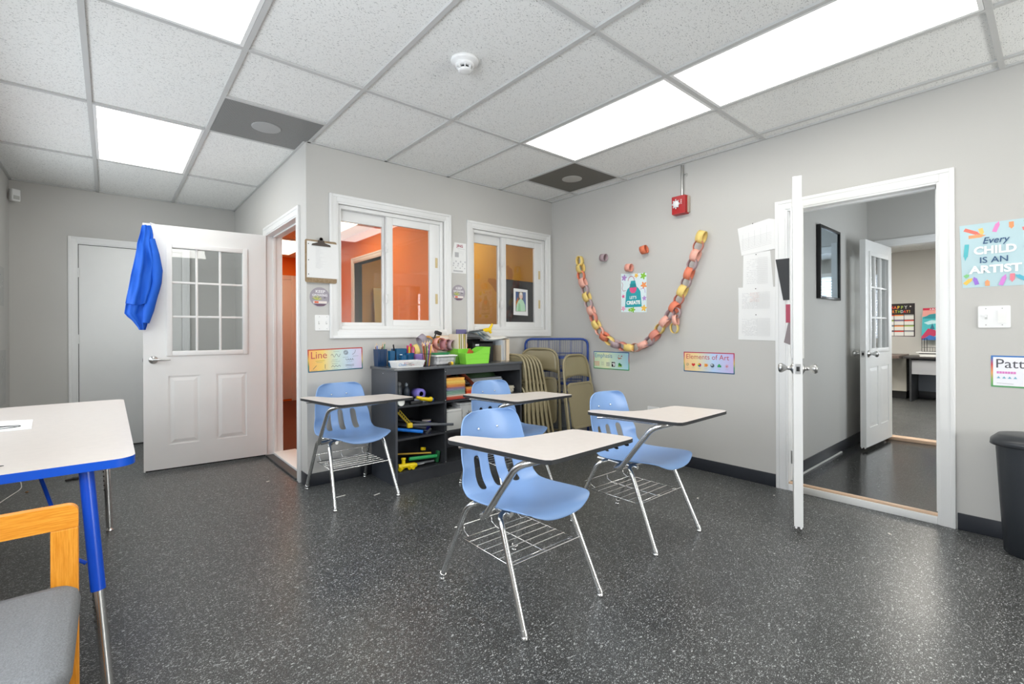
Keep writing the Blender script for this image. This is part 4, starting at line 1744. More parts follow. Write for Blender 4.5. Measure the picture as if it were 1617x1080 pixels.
b = MB(mat('dark_green_cloth', '#23401f', rough=.7, var=.3, vscale=20))
rings = []
for (z, sx, sy, dx) in ((.745, .22, .10, 0), (.77, .20, .10, 0), (.795, .13, .09, -.01), (.82, .07, .06, -.02), (.832, .02, .02, -.02)):
    rings.append([(2.50 + dx + sx * math.cos(a) * (1 + .08 * math.sin(3 * a)), 3.42 + sy * math.sin(a), z) for a in [2 * PI * k / 24 for k in range(24)]])
b.loft(rings)
tag(b.build('green_bag'), 'dark green cloth bag heaped on the papers under the bookcase top', 'bag')
for (x, y, z0, z1, hw, col, lab) in ((2.50, 3.42, .5965, .70, .16, '#5a5f66', 'pile of grey folders under the dark green bag'),
                                   (2.50, 3.42, .7005, .744, .20, '#9fa3a8', 'loose pale papers lying under the dark green bag')):
    b = MB(K(col, .8))
    n_ = int((z1 - z0) / .006)
    for k in range(n_):
        b.obox((x + random.uniform(-.01, .01), y, z0 + .003 + k * .006), (hw, .12, .0026), (0, 0, random.uniform(-.05, .05)))
    tag(b.build('folder_pile'), lab, 'papers', kind='stuff')
b = MB(K('#d8d2c0', .8))
for k in range(8):
    b.obox((2.742 + random.uniform(-.01, .01), 3.30, .602 + k * .007), (.055, .06, .003), (0, 0, .3 + random.uniform(-.15, .15)))
tag(b.build('paper_scraps'), 'cream paper scraps piled at the right end of the upper shelf', 'papers', kind='stuff')
for (x0, x1, y0, z0, z1, col, lab) in ((2.055, 2.20, 3.215, .352, .515, '#d9d8d2', 'white cardboard box at left on the middle right shelf'),
                                      (2.205, 2.36, 3.235, .352, .555, '#c9c9c6', 'pale grey box with dark mark beside the white cardboard box')):
    t = thing('storage_box', lab, 'box', ((x0 + x1) / 2, 3.36, z0))
    hw = (x1 - x0) / 2
    b = MB(mat('box_' + col.strip('#'), col, rough=.7)); b.box((-hw, y0 - 3.36, 0), (hw, .12, z1 - z0 - .02), .003); b.build('carton', t)
    b = MB(mat('boxlid_' + col.strip('#'), '#e4e3de', rough=.7)); b.box((-hw, y0 - 3.36 - .001, z1 - z0 - .0195), (hw, .12, z1 - z0), .003)
    if x0 > 2.2:
        b.use(K('#4a4a4a'))
        for (a0, b0, a1, b1) in ((-.02, .10, .02, .13), (0, .09, 0, .14), (-.02, .12, .015, .095)):
            b.tube([(a0, y0 - 3.362, b0), (a1, y0 - 3.362, b1)], .0018, 5)
    b.build('lid', t)

# ---------------- things on top of the bookcase
ZT = BZ + .0005


def pencil(parent_mb, base, tip, col, r=.0035, tipc='#e8c79a'):
    a, b_ = Vector(base), Vector(tip)
    parent_mb.use(K(col, .4)).tube([a, a.lerp(b_, .9)], r, 6)
    parent_mb.use(K(tipc, .5)).tube([a.lerp(b_, .9), b_], [r, .0006], 6)


def pen_things(cup, n, rad, z0, zl, cols, lab, sticks_name='pencil', cat='pencil', seed=1, r=.0035, spread=1.25):
    rn = random.Random(seed)
    names = {'#f0c020': 'yellow', '#e06a20': 'orange', '#1a1a1c': 'black', '#e8e8e8': 'white', '#c8a070': 'tan', '#2a8a3a': 'green',
             '#2a58c0': 'blue', '#c02a3a': 'red', '#8a4a2a': 'brown', '#e04a8a': 'pink', '#7a3aa0': 'purple'}
    for k in range(n):
        a = 2 * PI * k / n + rn.uniform(-.3, .3)
        bx, by = cup[0] + rad * .5 * math.cos(a), cup[1] + rad * .5 * math.sin(a)
        tx, ty = cup[0] + rad * spread * math.cos(a + .3), cup[1] + rad * spread * math.sin(a + .3)
        m_ = MB()
        c_ = cols[k % len(cols)]
        pencil(m_, (bx, by, z0), (tx, ty, z0 + zl * rn.uniform(.88, 1.08)), c_, r)
        tag(m_.build(sticks_name), '%s %s standing in %s' % (names.get(c_, 'coloured'), cat, lab), cat, '%ss in %s' % (cat, lab))


M_bluecup = mat('dark_blue_plastic', '#10365c', rough=.3)
M_tealcup = mat('teal_blue_plastic', '#0c5580', rough=.3)


def hollow_cup(mb, c, r0, r1, h, n=4, rot=PI / 4, wall=.002):
    x, y, z = c

    def ring(r, zz):
        return [(x + r * math.cos(rot + 2 * PI * k / n), y + r * math.sin(rot + 2 * PI * k / n), z + zz) for k in range(n)]
    mb.loft([ring(r0, 0), ring(r1, h)], caps=False, smooth=n > 8)
    mb.add(ring(r0, 0), [tuple(reversed(range(n)))])
    mb.loft([ring(r1, h), ring(r1 - wall * 1.4, h), ring(r0 - wall * 1.4, .003)], caps=False, smooth=n > 8)
    mb.add(ring(r0 - wall * 1.4, .003), [tuple(range(n))])


t = thing('pencil_cup', 'dark blue square pencil cup at the left end of the bookcase top', 'pencil cup', (1.648, 3.555, ZT))
b = MB(M_bluecup)
hollow_cup(b, (0, 0, 0), .050, .057, .135)
b.build('cup', t)
b = MB(M_bluecup)
for s in (-1, 1):
    b.tube([(s * .016, -.037, .01), (s * .018, -.042, .125)], .003, 6)
b.build('rib', t)
pen_things((1.648, 3.555), 8, .030, ZT + .006, .175, ['#c8a070', '#1a1a1c', '#e8e8e8', '#8a4a2a', '#2a58c0', '#c8a070', '#1a1a1c', '#2a8a3a'], 'the dark blue square cup', seed=2)
b = MB(M_tealcup)
hollow_cup(b, (0, 0, 0), .026, .03, .12)
o = tag(b.build('narrow_cup'), 'narrow dark teal cup tucked beside the square blue cup', 'cup')
o.location = (1.718, 3.50, ZT)
b = MB(K('#c03a48', .4)); b.obox((1.690, 3.36, ZT + .012), (.028, .010, .011), (0, 0, .3), .004)
b.use(K('#e8b0a8', .4)); b.obox((1.706, 3.35, ZT + .014), (.012, .012, .009), (0, 0, .3), .004)
tag(b.build('red_sharpener'), 'red and pink sharpener between the blue cup and the white basket', 'sharpener')
# marker caddy
t = thing('marker_caddy', 'teal blue stepped marker caddy behind the white basket', 'caddy', (1.83, 3.52, ZT))
b = MB(M_tealcup); hollow_cup(b, (-.02, .03, 0), .062, .066, .135); b.build('tall_cup', t)
b = MB(M_tealcup); hollow_cup(b, (.05, -.02, 0), .035, .038, .10, 12, 0); b.build('round_cup', t)
b = MB(M_tealcup); hollow_cup(b, (-.01, -.035, 0), .030, .033, .085, 12, 0); b.build('round_cup', t)
b = MB(K('#e6edf2', .6)); b.box((-.038, -.0195, .06), (-.016, -.017, .09)); b.build('price_sticker', t)
b = MB(K('#15171a', .35)); b.tube([(1.775, 3.55, ZT + .05), (1.745, 3.52, ZT + .17)], .006, 8)
tag(b.build('black_marker'), 'black marker leaning out of the teal marker caddy', 'marker')
for k, (dx, dy, h_, c_, nm) in enumerate(((.045, -.02, .15, '#d8b81a', 'yellow'), (.06, -.01, .175, '#d01a6a', 'magenta'), (.075, -.03, .15, '#f06aa0', 'pink'), (.04, 0, .16, '#d01a6a', 'crimson'))):
    b = MB(K(c_, .4)); b.cyl((1.83 + dx, 3.52 + dy, ZT + .006), (1.83 + dx * 1.1, 3.52 + dy, ZT + h_), .009, 10)
    tag(b.build('marker'), 'fat %s marker standing in the teal marker caddy' % nm, 'marker', 'markers in the teal caddy')
# white basket
t = thing('plastic_basket', 'white slotted plastic basket marked in blue at the front of the bookcase top', 'basket', (1.742, 3.283, ZT), 0)
b = MB(M_white)
bx, by, bh = .120, .062, .052
prof_ = [(0, .90), (bh, 1.0)]
b.box((-bx * .9, -by * .86, 0), (bx * .9, by * .86, .003))
for s in (-1, 1):
    # long sides with slots
    def P_(u, v, w_=0):
        f_ = .9 + .1 * v
        return (u * bx * f_, s * (by * (.86 + .14 * v) - w_), v * bh)
    for (v0, v1) in ((0, .22), (.80, 1.0)):
        b.add([P_(-1, v0), P_(1, v0), P_(1, v1), P_(-1, v1), P_(-1, v0, .002), P_(1, v0, .002), P_(1, v1, .002), P_(-1, v1, .002)],
              [(0, 1, 2, 3), (7, 6, 5, 4), (3, 2, 6, 7), (0, 4, 5, 1)])
    b.add([P_(-1, .22), P_(-.5, .22), P_(-.5, .80), P_(-1, .80), P_(-1, .22, .002), P_(-.5, .22, .002), P_(-.5, .80, .002), P_(-1, .80, .002)], [(0, 1, 2, 3), (7, 6, 5, 4)])
    for k in range(17):
        u = -.46 + 1.42 * k / 16
        b.add([P_(u, .2), P_(u + .04, .2), P_(u + .06, .82), P_(u + .02, .82), P_(u, .2, .002), P_(u + .04, .2, .002), P_(u + .06, .82, .002), P_(u + .02, .82, .002)], [(0, 1, 2, 3), (7, 6, 5, 4)])
    b.box((s * bx - .004, -by, bh - .010), (s * bx + .002, by, bh))
    b.add([(s * bx * .9, -by * .86, 0), (s * bx * .9, by * .86, 0), (s * bx, by, bh), (s * bx, -by, bh), (s * bx * .9 - s * .002, -by * .86, 0), (s * bx * .9 - s * .002, by * .86, 0), (s * bx - s * .002, by, bh), (s * bx - s * .002, -by, bh)],
          [(0, 1, 2, 3), (7, 6, 5, 4)])
b.use(K('#6a9ad0'))
b.text('Chalk', .028, Matrix.Translation((-.107, -by - .001, .016)) @ Matrix.Rotation(PI / 2, 4, 'X'), shear=.3)
b.build('basket_body', t)
for k in range(12):
    rn = random.Random(k)
    b = MB(K(['#7a3a2a', '#e8b0b8', '#c04a5a', '#caa0d0', '#f0e0c8', '#5a3020'][k % 6], .6))
    b.obox((1.742 + rn.uniform(-.06, .06), 3.283 + rn.uniform(-.03, .03), ZT + .014 + .0085 * (k // 3)), (.024, .006, .004), (0, 0, rn.uniform(0, 3)), .002)
    tag(b.build('chalk_piece'), 'short %s chalk piece inside the white basket' % ['brown', 'pink', 'rose', 'lilac', 'cream', 'dark brown'][k % 6], 'chalk', 'chalk pieces in the white basket')


# paper rings
def ring_mesh(mb, c, ax, ay, rx, ry, width, th=.0008, n=20):
    """strip loop: in the plane ax,ay with the strip width along ax x ay"""
    c, ax, ay = Vector(c), Vector(ax).normalized(), Vector(ay).normalized()
    az = ax.cross(ay).normalized()
    vs_, fs = [], []
    for k in range(n):
        a = 2 * PI * k / n
        for (rr, ww_) in ((1, -1), (1, 1), (.97, 1), (.97, -1)):
            vs_.append(c + ax * rx * rr * math.cos(a) + ay * ry * rr * math.sin(a) + az * width / 2 * ww_)
    for k in range(n):
        l = (k + 1) % n
        for q in range(4):
            q2 = (q + 1) % 4
            fs.append((k * 4 + q, l * 4 + q, l * 4 + q2, k * 4 + q2))
    mb.add(vs_, fs, True)


LINK = {'y': '#efd27e', 'o': '#e88668', 'p': '#eeb3a2', 'm': '#b8a2a6', 'r': '#d98c7c', 'c': '#f0cfae'}
t = thing('craft_bowl', 'lilac plastic bowl holding paper loops on the bookcase top', 'bowl', (1.985, 3.50, ZT))
b = MB(mat('lilac_plastic', '#a888c8', rough=.4))
b.lathe([(.001, 0), (.050, 0), (.072, .085), (.074, .090), (.069, .088), (.048, .004), (.001, .004)], 24)
b.build('bowl', t)
b = MB(mat('pink_plastic', '#e79ab8', rough=.4))
b.lathe([(.0505, .002), (.058, .035), (.060, .035), (.0525, .000)], 24)
b.build('pink_band', t)
gl_ = 'loose paper loops on the bookcase top'
for k, (x, y, z, r_, w_, c_, eu, nm) in enumerate((
        (1.935, 3.49, .125, .045, .035, '#efd27e', (.4, 1.2, .3), 'yellow paper loop over the lilac bowl'),
        (2.03, 3.48, .15, .05, .035, '#f0cfae', (1.0, .7, .2), 'cream paper loop right of the lilac bowl'),
        (1.995, 3.50, .205, .047, .055, '#9f97a2', (.6, .8, .9), 'grey paper loop standing highest in the heap'),
        (2.07, 3.53, .19, .05, .03, '#c88a3a', (.3, 1.0, 1.4), 'golden brown paper loop behind the grey loop'),
        (2.10, 3.50, .12, .055, .04, '#eeb3a2', (1.2, .4, .6), 'pink paper loop beside the pencil holder'),
        (2.17, 3.50, .17, .060, .06, '#e9a79a', (1.55, .2, .2), 'rose paper loop behind the pencils'),
        (2.235, 3.50, .155, .058, .06, '#b37f86', (1.5, .1, .4), 'plum paper loop behind the clear box'),
        (2.285, 3.47, .155, .053, .06, '#b3959c', (1.5, .0, .2), 'mauve paper loop above the green tray'),
        (2.345, 3.43, .155, .055, .05, '#e98f62', (1.45, .3, .1), 'orange paper loop beside the green bin'))):
    b = MB(K(c_, .75))
    from mathutils import Euler
    E_ = Euler(eu).to_matrix()
    ring_mesh(b, (0, 0, 0), E_ @ Vector((1, 0, 0)), E_ @ Vector((0, 1, 0)), r_, r_ * .85, w_)
    o = b.build('paper_loop')
    o.location = (x, y, ZT + z)
    tag(o, nm, 'paper loop', gl_)

# mesh pencil holder
t = thing('wire_pencil_holder', 'dark wire pencil holder full of pencils at the front of the bookcase top', 'pencil holder', (1.905, 3.262, ZT))
b = MB(K('#26282b', .4))
b.tube([(.036 * math.cos(a), .036 * math.sin(a), .098) for a in [2 * PI * k / 20 for k in range(20)]], .0022, 5, closed=True)
b.tube([(.032 * math.cos(a), .032 * math.sin(a), .003) for a in [2 * PI * k / 20 for k in range(20)]], .0022, 5, closed=True)
b.build('rim', t)
b = MB(K('#26282b', .4))
for k in range(14):
    a = 2 * PI * k / 14
    b.tube([(.032 * math.cos(a), .032 * math.sin(a), .003), (.036 * math.cos(a), .036 * math.sin(a), .098)], .0009, 4)
b.lathe([(.001, 0), (.033, 0), (.033, .002), (.001, .002)], 20)
b.build('wire_wall', t)
pen_things((1.905, 3.262), 12, .028, ZT + .004, .19, ['#f0c020', '#e8e8e8', '#2a58c0', '#f0c020', '#c02a3a', '#e06a20', '#1a1a1c', '#8a4a2a', '#2a8a3a', '#7a3aa0', '#f0c020', '#c8a070'], 'the dark wire holder', seed=5, r=.004, spread=1.3)
b = MB(K('#2e2e30', .4))
b.tube([(1.97, 3.225, ZT + .006), (2.05, 3.232, ZT + .006), (2.10, 3.24, ZT + .008)], [.005, .005, .009], 8)
tag(b.build('black_brush'), 'black handled brush lying before the clear box', 'brush')
b = MB(K('#f0c62a', .4))
b.sphere((2.118, 3.232, ZT + .015), .014, 10)
b.use(K('#6a5a3a', .4)); b.sphere((2.096, 3.23, ZT + .014), .013, 10)
tag(b.build('yellow_spool'), 'tiny yellow and brown spool before the clear box', 'spool')

# clear box with balls
M_clear = glass_mat('clear_box_plastic', .06, (.97, .97, .97), .28)
t = thing('clear_box', 'clear plastic box with white lid full of white foam balls', 'box', (2.085, 3.325, ZT))
b = MB(M_clear)
r0 = [(p[0], p[1], 0) for p in rrect(-.088, -.060, .088, .060, .015, 4)]
r1 = [(p[0], p[1], .072) for p in rrect(-.100, -.070, .100, .070, .018, 4)]
b.loft([r0, r1], caps=False)
b.add(r0, [tuple(reversed(range(len(r0))))])
b.build('box_body', t)
b = MB(M_white)
b.prism(rrect(-.108, -.078, .108, .078, .020, 4), .0725, .080)
b.prism(rrect(-.095, -.065, .095, .065, .018, 4), .080, .083)
b.build('lid', t, bevel=.002)
for k in range(18):
    rn = random.Random(k + 50)
    lay = k // 9
    ix = k % 9
    b = MB(mat('foam_white', (.85, .85, .85), rough=.8))
    rr = .0165
    b.sphere((0, 0, 0), rr, 10)
    o = b.build('foam_ball')
    o.location = (2.085 + (-.068 + .034 * (ix % 5)) + (.0 if lay == 0 else .010), 3.325 + (-.036 if ix < 5 else .0) + lay * .004, ZT + .018 + lay * .030)
    tag(o, 'small white foam ball inside the clear lidded box', 'ball', 'foam balls in the clear box')
# green tray on lid
b = MB(mat('deep_green_plastic', '#1d7a48', rough=.35))
b.loft([[(p[0], p[1], 0) for p in rrect(-.075, -.03, .075, .03, .028, 5)], [(p[0], p[1], .016) for p in rrect(-.095, -.04, .095, .04, .035, 5)],
        [(p[0], p[1], .016) for p in rrect(-.090, -.036, .090, .036, .032, 5)], [(p[0], p[1], .004) for p in rrect(-.070, -.026, .070, .026, .024, 5)]])
o = b.build('green_tray')
o.location = (2.075, 3.34, ZT + .0835)
tag(o, 'deep green shallow tray on the lid of the clear box', 'tray')


# green bins
def green_bin(label, loc, rz, L=.25, Wd=.12, H=.135, front=.085):
    t = thing('book_bin', label, 'bin', loc, rz, 'lime green storage bins')
    b = MB(M_green)
    r_ = .010
    # side profile with slanted front: build walls as closed loft of an outline with slanted top
    def topz(x):
        # low at -L/2 (front), rises to H at the back
        q = (x + L / 2) / L
        if q < .28: return front
        if q > .80: return H
        u = (q - .28) / .52
        return front + (H - front) * (u * u * (3 - 2 * u))
    outer = []
    N_ = 16
    xs = [-L / 2 + L * k / N_ for k in range(N_ + 1)]
    path = [(x, -Wd / 2) for x in xs] + [(x, Wd / 2) for x in reversed(xs)]

    def ring(kx, ky, f):
        return [(p[0] * kx, p[1] * ky, f(p[0])) for p in path]
    b.loft([ring(.90, .86, lambda x: 0), ring(.955, .93, lambda x: topz(x) * .5), ring(1.0, 1.0, topz), ring(1.02, 1.045, topz), ring(1.02, 1.045, lambda x: topz(x) + .005),
            ring(.985, .96, lambda x: topz(x) + .005), ring(.89, .83, lambda x: .003)], smooth=False)
    b.build('bin_body', t)
    b = MB(M_green)
    for zf in (.32, .68):
        kx, ky = .90 + .10 * zf * H / H, .86 + .14 * zf
        z = zf * front if zf < .5 else zf * H * .92
        z = H * (.33 if zf < .5 else .62)
        f_ = z / H
        kx, ky = .905 + .105 * f_, .865 + .15 * f_
        for s in (-1, 1):
            b.tube([(-L / 2 * kx, s * Wd / 2 * ky, z), (L / 2 * kx, s * Wd / 2 * ky, z)], .0022, 5)
        b.tube([(L / 2 * kx, -Wd / 2 * ky, z), (L / 2 * kx, Wd / 2 * ky, z)], .0022, 5)
    b.build('rib', t)
    return t


green_bin('lime green bin with sloping front at the front of the bookcase top', (2.375, 3.275, ZT), R(-3))
green_bin('lime green bin standing behind the front one, holding small books', (2.33, 3.47, ZT), R(87), L=.24, Wd=.125, H=.155, front=.12)
b = MB(K('#c05a2e', .6)); b.obox((2.33, 3.275, ZT + .09), (.03, .003, .030), (0, .5, .2))
tag(b.build('orange_card'), 'rust orange card poking out of the front green bin', 'card')
for k in range(9):
    rn = random.Random(k + 9)
    c_ = ['#e8ddc8', '#b8a850', '#d8cdb8', '#8a8a50', '#e8e0d0', '#c8b8a0', '#d8c870', '#9a8a70', '#e8d8c8'][k]
    nm = ['cream', 'olive', 'beige', 'dark olive', 'off white', 'sand', 'straw yellow', 'taupe', 'pale pink'][k]
    b = MB(K(c_, .7))
    b.obox((2.290 + .0105 * k, 3.46, ZT + .130), (.0040, .07, .122), (0, rn.uniform(-.05, .05), 0))
    tag(b.build('thin_book'), '%s thin booklet standing in the rear green bin' % nm, 'book', 'booklets in the rear green bin')
# pile of books and a tray left of the bins, behind
bk = [('#26282c', .165, 'black', .035), ('#9a2330', .16, 'crimson', .012), ('#c23a38', .165, 'red', .014), ('#e6e0d8', .16, 'white', .012), ('#e59a2a', .155, 'orange', .014), ('#eeb040', .15, 'amber', .014)]
zz = ZT
for k, (c_, hw, nm, th_) in enumerate(bk):
    t = thing('book', '%s book in the pile behind the paper loops' % nm, 'book', (2.245 + .004 * k, 3.575 - .003 * k, zz), R(random.uniform(-4, 4)), 'books piled behind the paper loops')
    th_ = th_ * 2.25 if k else .085
    b = MB(K(c_, .5))
    b.box((-hw / 2, -.030, 0), (hw / 2, .03, .002)); b.box((-hw / 2, -.03, th_ - .002), (hw / 2, .03, th_)); b.box((-hw / 2, -.03, .002), (-hw / 2 + .003, .03, th_ - .002))
    b.build('cover', t)
    b = MB(K('#e8e2d4', .8)); b.box((-hw / 2 + .003, -.028, .002), (hw / 2 - .003, .028, th_ - .002)); b.build('page_block', t)
    zz += th_ + .0005
b = MB(K('#1d1e20', .4))
b.obox((2.185, 3.55, ZT + .262), (.03, .018, .014), (0, .3, .2), .005)
b.tube([(2.16, 3.55, ZT + .252), (2.14, 3.54, ZT + .215)], .006, 8)
tag(b.build('tape_dispenser'), 'black tape dispenser on top of the orange books', 'tape dispenser')
# black file crate with violet folder, newspapers draped to the magazine holder
t = thing('file_crate', 'black file crate behind the green bins, papers draped over it', 'crate', (2.56, 3.50, ZT))
b = MB(K('#17181a', .45))
cw, cd, ch = .115, .105, .183
for (lo, hi) in (((-cw, -cd, 0), (cw, cd, .004)), ((-cw, -cd, .004), (-cw + .004, cd, ch)), ((cw - .004, -cd, .004), (cw, cd, ch)), ((-cw + .004, -cd, .004), (cw - .004, -cd + .004, ch * .9)), ((-cw + .004, cd - .004, .004), (cw - .004, cd, ch))):
    b.box(lo, hi)
b.build('crate_body', t)
b = MB(K('#17181a', .45)); b.box((-cw - .02, cd - .012, ch + .0), (cw - .0, cd, ch + .02), .003); b.build('rear_bar', t)
b = MB(K('#cfd2d4', .5)); b.box((-.085, -cd - .001, .145), (-.045, -cd, .160)); b.build('paper_tag', t)
b = MB(mat('violet_folder', '#6a6490', rough=.5)); b.obox((2.452, 3.585, ZT + .147), (.055, .006, .146), (R(1), 0, 0), .003)
tag(b.build('violet_folder'), 'violet grey folder standing behind the green bin booklets', 'folder')
t = thing('magazine_holder', 'cream magazine holder at the right end of the bookcase top', 'magazine holder', (2.795, 3.47, ZT), 0)
b = MB(K('#e3cfb4', .6))
hx, hy, hh = .050, .105, .185
b.box((hx - .003, -hy, 0), (hx, hy, hh + .02))
b.box((-hx, -hy, 0), (-hx + .003, hy, hh - .04))
b.box((-hx + .003, hy - .003, 0), (hx - .003, hy, hh + .01))
b.box((-hx + .003, -hy, 0), (hx - .003, hy - .003, .003))
b.box((.012, -hy, .003), (hx - .003, -hy + .003, hh + .01))
b.build('holder_body', t)
for k in range(7):
    c_ = ['#d8dde2', '#c8d0da', '#e2e2de', '#b8c0cc', '#e8e4da', '#d0c8b8', '#dfe3e6'][k]
    b = MB(K(c_, .7)); b.obox((2.755 + .0075 * k, 3.465, ZT + .10), (.0022, .095, .094), (0, .02 * (k % 3 - 1), 0))
    tag(b.build('magazine'), '%s magazine upright in the cream holder' % ['pale blue', 'grey blue', 'white', 'slate', 'ivory', 'sand', 'silver'][k], 'magazine', 'magazines in the cream holder')
b = MB(mat('newsprint', '#d6d6d0', rough=.8, var=.15, vscale=60))
for lay in range(6):
    b.use([K('#dcdcd6', .8), K('#9fb4c4', .8), K('#e6e4dc', .8), K('#8fa0ae', .8), K('#d6d4cc', .8), K('#e2e0d8', .8)][lay])
    gx = 16
    top, bot = [], []
    for k in range(gx + 1):
        q = k / gx
        x = 2.495 + (.012 * lay if q < .3 else 0) + .335 * q
        zb_ = ZT + .262 - .040 * q + .012 * math.sin(q * 5)
        zf_ = ZT + .262 - .060 * min(1, q * 3) - .018 * math.sin(q * PI) + .003 * lay
        yf_ = 3.375 + .010 * (5 - lay) * (1 if q > .1 else .5)
        for (lst, dz) in ((top, .0015), (bot, 0)):
            lst.append([(x, yf_, zf_ + dz - .0), (x, 3.46, (zb_ * .45 + zf_ * .55) + dz + .003 * lay), (x, 3.60, zb_ + dz + .003 * lay)])
    vs_ = [p for r_ in top for p in r_] + [p for r_ in bot for p in r_]
    n0 = 3 * (gx + 1)
    fs = []
    for k in range(gx):
        for j in range(2):
            a0 = k * 3 + j
            fs.append((a0, a0 + 3, a0 + 4, a0 + 1))
            fs.append((n0 + a0 + 1, n0 + a0 + 4, n0 + a0 + 3, n0 + a0))
        fs.append((k * 3, n0 + k * 3, n0 + k * 3 + 3, k * 3 + 3))
    b.add(vs_, fs, True)
tag(b.build('newspapers'), 'loose newspapers draped from the file crate to the cream holder', 'newspapers', kind='stuff')
# hot glue gun
t = thing('glue_gun', 'yellow glue gun lying on the newspapers', 'glue gun', (2.725, 3.56, ZT + .283))
b = MB(K('#f0cc12', .4))
b.tube([(-.045, 0, .0), (.0, 0, .004), (.05, 0, .012)], [.013, .020, .017], 12)
b.tube([(.030, 0, .008), (.055, 0, .035), (.072, 0, .062)], [.012, .013, .010], 12)
b.tube([(.030, 0, .0), (.055, 0, -.022)], [.013, .012], 12)
b.build('body', t)
b = MB(K('#3a3c3a', .4)); b.tube([(-.085, 0, .003), (-.045, 0, .0)], [.005, .010], 10); b.build('nozzle', t)


# ================================================================== FOLDING CHAIRS
def make_folding():
    t = thing('folding_chair', 'x', 'folding chair', (0, 0, 0), 0)
    W_, Hh = .225, .93
    f = MB(M_beige)
    pts = [Vector(p) for p in ((-W_ + .005, 0, 0.01), (-W_ + .03, 0, Hh - .25), (-W_ + .050, 0, Hh), (W_ - .050, 0, Hh), (W_ - .03, 0, Hh - .25), (W_ - .005, 0, .01))]
    f.tube(pts, .0115, 10, smooth_path=.16)
    f.build('front_frame', t)
    # backrest panel, gently bowed
    b = MB(M_beige)
    vs_, fs = [], []
    nx = 13
    rows_ = [(.700, 1.0), (.748, 1.0), (.79, .995), (.83, .96), (.87, .90), (.90, .79), (.922, .62)]
    for (z, wf_) in rows_:
        for k in range(nx):
            q = -1 + 2 * k / (nx - 1)
            x = q * (W_ - .045) * wf_
            zz_ = z + (.028 * (1 - q * q) if z < .71 else 0) - (.0 if z < .71 else 0)
            vs_.append((x, -.002 + .010 * (1 - q * q), zz_))
    for j in range(len(rows_) - 1):
        for k in range(nx - 1):
            a = j * nx + k
            fs.append((a, a + 1, a + nx + 1, a + nx))
    b.add(vs_, fs, True)
    b.build('backrest', t, solid=.004)
    # rear legs
    r_ = MB(M_beige)
    pts = [Vector(p) for p in ((-W_ + .03, .032, 0.01), (-W_ + .035, .026, .60), (-W_ + .06, .026, .63), (W_ - .06, .026, .63), (W_ - .035, .026, .60), (W_ - .03, .032, .01))]
    r_.tube(pts, .010, 8, smooth_path=.05)
    r_.tube([(-W_ + .03, .030, .17), (W_ - .03, .030, .17)], .007, 8)
    r_.tube([(-W_ + .01, 0, .13), (W_ - .01, 0, .13)], .007, 8)
    r_.build('rear_frame', t)
    # seat pan folded up
    s_ = MB(M_beige)
    s_.M = Matrix.Translation((0, -.020, 0)) @ Matrix.Rotation(PI / 2, 4, 'X')
    outl = rrect(-W_ + .042, .235, W_ - .042, .665, (.04, .04, .05, .05), 5)
    inn = rrect(-W_ + .062, .255, W_ - .062, .645, (.03, .03, .04, .04), 5)
    n_ = len(outl)
    vs_ = [(p[0], p[1], .012) for p in outl] + [(p[0], p[1], .012) for p in inn] + [(p[0], p[1], .006) for p in inn] + [(p[0], p[1], -.008) for p in outl]
    fs = []
    for k in range(n_):
        l = (k + 1) % n_
        fs += [(k, l, n_ + l, n_ + k), (n_ + k, n_ + l, 2 * n_ + l, 2 * n_ + k), (l, k, 3 * n_ + k, 3 * n_ + l)]
    fs += [tuple(range(2 * n_, 3 * n_)), tuple(reversed(range(3 * n_, 4 * n_)))]
    s_.add(vs_, fs)
    s_.build('seat', t, bevel=.002)
    # side links
    l_ = MB(M_beige)
    for s in (-1, 1):
        l_.tube([(s * (W_ - .028), .010, .655), (s * (W_ - .030), .020, .40)], .005, 6)
    l_.build('side_link', t)
    h_ = MB(K('#6f6a52', .5))
    for s in (-1, 1):
        h_.tube([(s * (W_ - .005), 0, 0), (s * (W_ - .005), 0, .03)], .0150, 10)
        h_.tube([(s * (W_ - .03), .032, 0), (s * (W_ - .03), .032, .03)], .0125, 10)
    h_.build('foot_cap', t)
    return t


fc = make_folding()
fc['label'] = 'beige folding chair alone before the blue wire rack, its folded seat showing'
fc.location = (3.435, 2.93, 0)
fc.rotation_euler = (R(-9.0), 0, R(2))
ordn = ['first', 'second', 'third', 'fourth', 'fifth', 'sixth']
for k in range(6):
    x = 2.922 + .060 * k
    lean = -2.6 - 1.65 * k
    dup(fc, (x, 3.375 - .006 * k, 0), 0, '%s beige folding chair in the row beside the bookcase, counted from the bookcase' % ordn[k], 'folding chairs leaning in a row beside the bookcase',
        rot=(R(lean * 1.0), 0, R(90)))
big = dup(fc, (3.225, 3.375, 0), 0, 'taller standing beige folding chair at the right end of the row, its back panel showing', None, rot=(R(-3.0), 0, R(-60)))
big.scale = (1.05, 1.05, 1.05)

